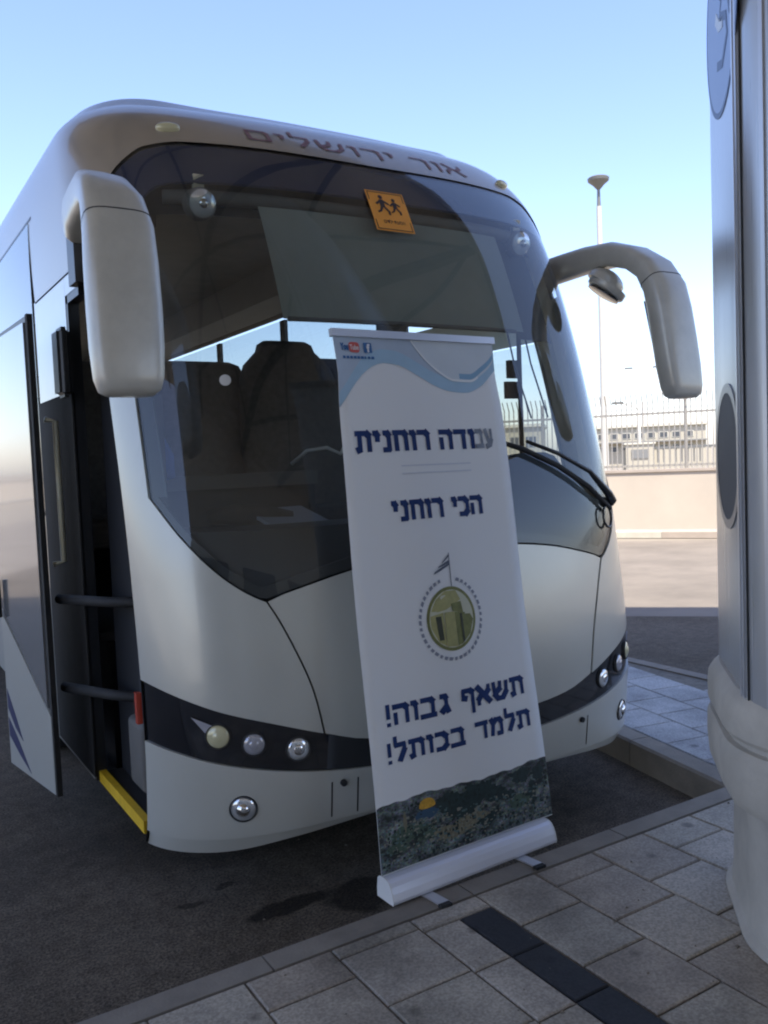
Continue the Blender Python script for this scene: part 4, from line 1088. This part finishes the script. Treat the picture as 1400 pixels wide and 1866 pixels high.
for (P) in [[(.13, 2.0), (-.15, 1.78), (-.18, 1.72), (.13, 1.92)], [(.12, 1.82), (-.3, 1.66), (-.36, 1.60), (.12, 1.72)], [(.12, 1.66), (-.3, 1.50), (-.56, 1.42), (-.5, 1.50), (-.2, 1.62), (.12, 1.72)]]:
    epoly('flag', P, GF, .0024)
# printed city view at the foot
def city_mat():
    m, t, b = base_mat('city_print'); L = t.links
    gm = t.nodes.new('ShaderNodeTexCoord')
    mp = t.nodes.new('ShaderNodeMapping'); mp.inputs['Scale'].default_value = (1, 1, 1.6); L.new(gm.outputs['Object'], mp.inputs[0])
    n1 = t.nodes.new('ShaderNodeTexNoise'); n1.inputs['Scale'].default_value = 14; n1.inputs['Detail'].default_value = 9; n1.inputs['Roughness'].default_value = .7; L.new(mp.outputs[0], n1.inputs['Vector'])
    v = t.nodes.new('ShaderNodeTexVoronoi'); v.inputs['Scale'].default_value = 130; L.new(mp.outputs[0], v.inputs['Vector'])
    r = t.nodes.new('ShaderNodeValToRGB'); e = r.color_ramp.elements
    e[0].position = .38; e[0].color = (.006, .016, .02, 1); e[1].position = .66; e[1].color = (.20, .29, .29, 1)
    x = r.color_ramp.elements.new(.47); x.color = (.03, .075, .08, 1); x = r.color_ramp.elements.new(.55); x.color = (.08, .15, .145, 1)
    L.new(n1.outputs['Fac'], r.inputs[0])
    hs = t.nodes.new('ShaderNodeMixRGB'); hs.blend_type = 'OVERLAY'; hs.inputs[0].default_value = .75; L.new(r.outputs[0], hs.inputs[1]); L.new(v.outputs['Color'], hs.inputs[2])
    sat = t.nodes.new('ShaderNodeHueSaturation'); sat.inputs['Saturation'].default_value = .45; sat.inputs['Value'].default_value = 1.0; L.new(hs.outputs[0], sat.inputs['Color'])
    L.new(sat.outputs[0], b.inputs['Base Color']); b.inputs['Roughness'].default_value = .45; return m
CITY = city_mat()
rr = random.Random(3)
tp = lambda u: .240+.006*sin(u*9)+.003*sin(u*37)+.002*sin(u*90)
strip('city_view', tp, lambda u: .004, 0, .8, CITY, .0014, n=60, m_=8)
def blob(u, v, a, b, mat, off, name='city_view', n=30):
    P = [(u+a*cos(2*pi*i/n)*rr.uniform(.7, 1.2), v+b*sin(2*pi*i/n)*rr.uniform(.7, 1.2)) for i in range(n)]
    mesh(name, [B(x_, y_, off) for x_, y_ in P], [tuple(range(n))], mat, cl)
PT = M('print_trees', (.014, .034, .034), .5, 0, .5, 60); PST = M('print_stone', (.20, .185, .12), .5, 0, .35, 70); PGO = M('print_gold', (.62, .34, .03), .5, 0, .3, 60); PBL = M('print_dome_blue', (.03, .08, .14), .5); PMG = M('print_green', (.06, .10, .07), .5, 0, .5, 60)
for u, v, a, b in [(.36, .16, .09, .05), (.45, .19, .08, .04), (.53, .16, .05, .035), (.66, .20, .05, .03), (.71, .12, .018, .055), (.30, .19, .05, .03), (.48, .075, .05, .022), (.60, .14, .03, .02), (.75, .19, .03, .03)]:
    blob(u, v, a, b, PT, .0022)
for u, v, a, b in [(.33, .075, .10, .028), (.42, .10, .08, .018), (.12, .12, .07, .035), (.20, .10, .05, .03), (.64, .10, .05, .03), (.08, .08, .05, .02)]:
    blob(u, v, a, b, PMG if u < .3 or u > .6 else PST, .0024)
blob(.115, .165, .008, .035, PST, .003); blob(.216, .170, .055, .018, PBL, .003)
for mt_, cnt, nm_ in ((M('print_house', (.24, .24, .19), .6), 260, 'houses'), (M('print_house_teal', (.09, .16, .16), .6), 260, 'houses'), (M('print_dark', (.012, .024, .022), .6), 280, 'trees')):
    V = []; F_ = []
    for q_ in range(cnt):
        u = rr.uniform(.005, .79); v = rr.uniform(.01, .15 if nm_ == 'houses' else .22)+(.03 if u < .3 and nm_ == 'houses' else 0); a = rr.uniform(.0015, .008); b = rr.uniform(.0015, .0045)*(1.6 if nm_ == 'trees' else 1)
        k = len(V); V += [B(u-a, v-b, .0026+q_*2e-6), B(u+a, v-b*rr.uniform(.6, 1), .0026+q_*2e-6), B(u+a*.8, v+b, .0026+q_*2e-6), B(u-a, v+b*rr.uniform(.7, 1.2), .0026+q_*2e-6)]; F_.append((k, k+1, k+2, k+3))
    tag(mesh(nm_, V, F_, mt_, cl), kind='stuff')
P = [(.216+.036*cos(a), .196+.030*sin(a)*(1 if a < pi else .3)) for a in [2*pi*i/24 for i in range(24)]]
mesh('gold_dome', [B(x_, y_, .0034) for x_, y_ in P], [tuple(range(24))], PGO, cl)
# top rail, pole, cassette and feet
ALU = M('aluminium', (.62, .63, .66), .32, .55)
ALW = M('cassette_white', (.74, .75, .80), .35, .15, coat=.2)
m = MB(); a = B(-.008, 2.0); b = B(.808, 2.0); m.obox((a+b)/2+bt*.006, (b-a)/2, bnn*.011, bt*.014); o = m.build('top_rail', ALU, BN); o.matrix_parent_inverse = BI
m = MB(); m.tube([B(.4, 0, -.04)-Vector((0, 0, .08)), B(.4, 1.99, -.012)], .009, 10); o = m.build('support_pole', ALU, BN, True); o.matrix_parent_inverse = BI
# cassette: rounded wedge section
ax0 = Vector((-.628, -.25, .14)); bl_ = Vector((.785, .785*math.tan(radians(2.2)), 0)); dy = Vector((-bu.y, bu.x, 0))
sec = [(-.050, .006), (-.053, .018), (-.047, .045), (-.038, .068), (-.028, .082), (-.014, .090), (.004, .092), (.030, .090), (.040, .080), (.046, .040), (.046, .006)]
m = MB(); Rs = [[ax0+bl_*t+dy*a_+Vector((0, 0, b_*.92+.008)) for a_, b_ in sec] for t in (0, 1)]; m.rings(Rs); cs = m.build('cassette', ALW, BN); cs.matrix_parent_inverse = BI
for t in (-.004, 1.0):
    m = MB(); Rs = [[ax0+bl_*(t+dt)+dy*a_*1.03+Vector((0, 0, b_*.95+.007)) for a_, b_ in sec] for dt in (0, .006)]; m.rings(Rs); o = m.build('end_cap', WHITEPL, cs)
for t in (.20, .775):
    m = MB(); c = ax0+bl_*t; m.obox(c+Vector((0, -.085, .0065)), (.021, 0, 0), (.008, -.062, 0), (0, 0, .0035)); o = m.build('foot', ALU, BN); o.matrix_parent_inverse = BI
    m = MB(); m.obox(c+Vector((.002, -.145, .006)), (.023, 0, 0), (.001, -.010, 0), (0, 0, .0055)); m.build('foot_tip', RUBBER, o)

# ================================================================== THE STEEL COLUMN
CC = Vector((.63, -1.30, .14))
STEEL, t_, b_ = base_mat('brushed_steel')
b_.inputs['Base Color'].default_value = (.56, .565, .57, 1); b_.inputs['Metallic'].default_value = .6; b_.inputs['Roughness'].default_value = .32
tc_ = t_.nodes.new('ShaderNodeTexCoord'); mp_ = t_.nodes.new('ShaderNodeMapping'); mp_.inputs['Scale'].default_value = (60, 60, .6); n_ = t_.nodes.new('ShaderNodeTexNoise'); n_.inputs['Scale'].default_value = 2; n_.inputs['Detail'].default_value = 4
t_.links.new(tc_.outputs['Object'], mp_.inputs[0]); t_.links.new(mp_.outputs[0], n_.inputs['Vector'])
mr2 = t_.nodes.new('ShaderNodeMapRange'); mr2.inputs['To Min'].default_value = .22; mr2.inputs['To Max'].default_value = .38; t_.links.new(n_.outputs['Fac'], mr2.inputs['Value']); t_.links.new(mr2.outputs[0], b_.inputs['Roughness'])
PCON = M('pale_concrete', (.52, .48, .41), .7, 0, .14, 5, .12, 40)
col = empty('station_column', tuple(CC)); tag(col, 'grey steel column with round panels on a bulging concrete foot', 'column')
def rsq(h_, r, z, n=8):
    """rounded square ring aligned with the station (rotated 45 degrees)"""
    P = []
    for cx, cy, a0 in [(1, 1, 0), (-1, 1, 90), (-1, -1, 180), (1, -1, 270)]:
        for k in range(n+1):
            a = radians(a0+90*k/n); x_, y_ = cx*(h_-r)+r*cos(a), cy*(h_-r)+r*sin(a)
            P.append(NV*x_-TV*y_*1+Vector((0, 0, z)))
    return P
HS, RS = .455, .22
m = MB(); m.rings([rsq(HS, RS, z) for z in (.70, 6.9)]); m.build('shaft', STEEL, col, True, .5)
# raised vertical cover strips at the corners of the face
def face_pt(t, n_off, z): return -TV*(HS+n_off)+NV*t+Vector((0, 0, z))   # left face, normal -TV
def face2(t, n_off, z): return -NV*(HS+n_off)+TV*t+Vector((0, 0, z))
for t in (-.25,):
    m = MB(); m.obox(face_pt(t, .002, 3.4), NV*.012, TV*.006, (0, 0, 2.7)); m.build('cover_strip', ALU, col)
for ang_, mt_ in ((10, ALU), (16, SEAM), (40, ALU), (47, SEAM)):                # strips round the near corner
    a_ = radians(ang_); c_ = -NV*(HS-RS)-TV*(HS-RS); n_o = -TV*cos(a_)-NV*sin(a_); t_o = -TV*-sin(a_)-NV*cos(a_)
    m = MB(); m.obox(c_+n_o*(RS+.002)+Vector((0, 0, 3.8)), t_o*(.007 if mt_ is ALU else .003), n_o*(.005 if mt_ is ALU else .002), (0, 0, 3.0)); m.build('cover_strip', mt_, col)
for t in (-.24, -.12, 0, .12, .24):
    m = MB(); m.obox(face2(t, .004, 3.4), TV*.014, NV*.010, (0, 0, 2.7)); m.build('rib', ALU, col)
def foot_r(pr):
    m = MB(); m.rings([rsq(HS+o_, max(.12, min(RS+o_+.08, HS+o_-.02)), z, 10) for o_, z in pr]); return m
m = foot_r([(.012, .812), (.030, .800), (.046, .775), (.050, .74), (.050, .685), (.042, .672), (.026, .668), (.026, .650), (.044, .646), (.052, .630), (.054, .56), (.048, .49), (.030, .455), (.0, .44)][::-1]); m.build('collar', PCON, col, True, .55)
m = foot_r([(.000, 0), (.000, .012), (-.02, .03), (-.028, .10), (-.03, .30), (-.02, .42), (-.01, .45)]); m.build('foot', PCON, col, True, .7)
# round grey porthole panel and the emblem plate
def fdisc(zc, r, tc0, off, mat, name, parent=col, thick=.008, rin=0):
    n = 40; V = []
    P = [(tc0+r*cos(2*pi*k/n), zc+r*sin(2*pi*k/n)) for k in range(n)]
    V = [face_pt(a, off, z) for a, z in P]+[face_pt(a, off+thick, z) for a, z in P]; F_ = [(k, (k+1) % n, (k+1) % n+n, k+n) for k in range(n)]
    if rin:
        Q = [(tc0+rin*cos(2*pi*k/n), zc+rin*sin(2*pi*k/n)) for k in range(n)]
        V += [face_pt(a, off, z) for a, z in Q]+[face_pt(a, off+thick, z) for a, z in Q]
        F_ += [(k+n, (k+1) % n+n, (k+1) % n+3*n, k+3*n) for k in range(n)]+[(k+2*n, k+3*n, (k+1) % n+3*n, (k+1) % n+2*n) for k in range(n)]
    else: F_ += [tuple(range(n, 2*n)), tuple(range(n))[::-1]]
    return mesh(name, V, F_, mat, parent)
TC0 = -.03
fdisc(1.53, .205, TC0, .001, M('porthole_grey', (.10, .105, .115), .6, 0), 'porthole', thick=.002)
fdisc(1.53, .235, TC0, .0005, M('ring_grey', (.30, .31, .33), .35, .5), 'porthole_ring', thick=.004, rin=.205)
EMB = M('emblem_blue_grey', (.33, .42, .60), .4, .2); EMN = M('emblem_navy', (.03, .06, .16), .4); EMW = M('emblem_white', (.75, .8, .85), .4)
ep = fdisc(2.93, .30, TC0, .001, EMB, 'emblem_plate', thick=.001)
fdisc(2.93, .315, TC0, .0005, EMN, 'emblem_ring', ep, thick=.0018, rin=.297)
def estroke(P, w, mat, nm='emblem_stroke', off=.0025):
    V = []; F_ = []
    for i, (a, z) in enumerate(P):
        a1, z1 = P[min(i+1, len(P)-1)]; a0, z0 = P[max(i-1, 0)]; d = Vector((a1-a0, z1-z0)).normalized(); q_ = Vector((-d.y, d.x))*w
        V += [face_pt(TC0+a+q_.x, off, 2.93+z+q_.y), face_pt(TC0+a-q_.x, off, 2.93+z-q_.y), face_pt(TC0+a+q_.x, off+.0008, 2.93+z+q_.y), face_pt(TC0+a-q_.x, off+.0008, 2.93+z-q_.y)]
    for i in range(len(P)-1):
        k = i*4; F_ += [(k, k+1, k+5, k+4), (k+2, k+6, k+7, k+3), (k, k+4, k+6, k+2), (k+1, k+3, k+7, k+5)]
    mesh(nm, V, F_, mat, ep)
estroke([(-.13, .18), (-.03, .22), (.07, .18), (.06, .08), (-.02, .03), (.02, -.01), (-.10, -.06), (-.12, -.12), (-.02, -.17), (.08, -.14)], .014, EMN)
estroke([(.10, .02), (.04, -.03), (-.04, -.05)], .018, EMW)
estroke([(-.02, .13), (.03, .10), (.06, .12)], .014, EMW)
estroke([(-.16, .05), (-.14, -.02), (-.17, -.08)], .010, EMN)

gr = MB(); rg = random.Random(11)
for k in range(420):
    if k % 2: x_, y_, z_ = rg.uniform(-3.2, 1.1), rg.uniform(-.24, 2.2), .0015
    else: x_, y_, z_ = rg.uniform(-2.2, 2.2), rg.uniform(-1.9, -.4), .1415
    a = rg.uniform(0, 6.28); r_ = rg.uniform(.0015, .0055)*(1 if k % 9 else 1.8); c_ = Vector((x_, y_, z_))
    gr.add([c_+Vector((cos(a)*r_, sin(a)*r_, 0)), c_+Vector((cos(a+2)*r_, sin(a+2)*r_, 0)), c_+Vector((cos(a+4)*r_, sin(a+4)*r_, 0)), c_+Vector((0, 0, r_*.8))], [(0, 1, 3), (1, 2, 3), (2, 0, 3)])
tag(gr.build('grit', M('grit', (.20, .17, .13), .9, 0, .4, 30)), 'loose grit scattered over the asphalt and paving', 'grit', kind='stuff')
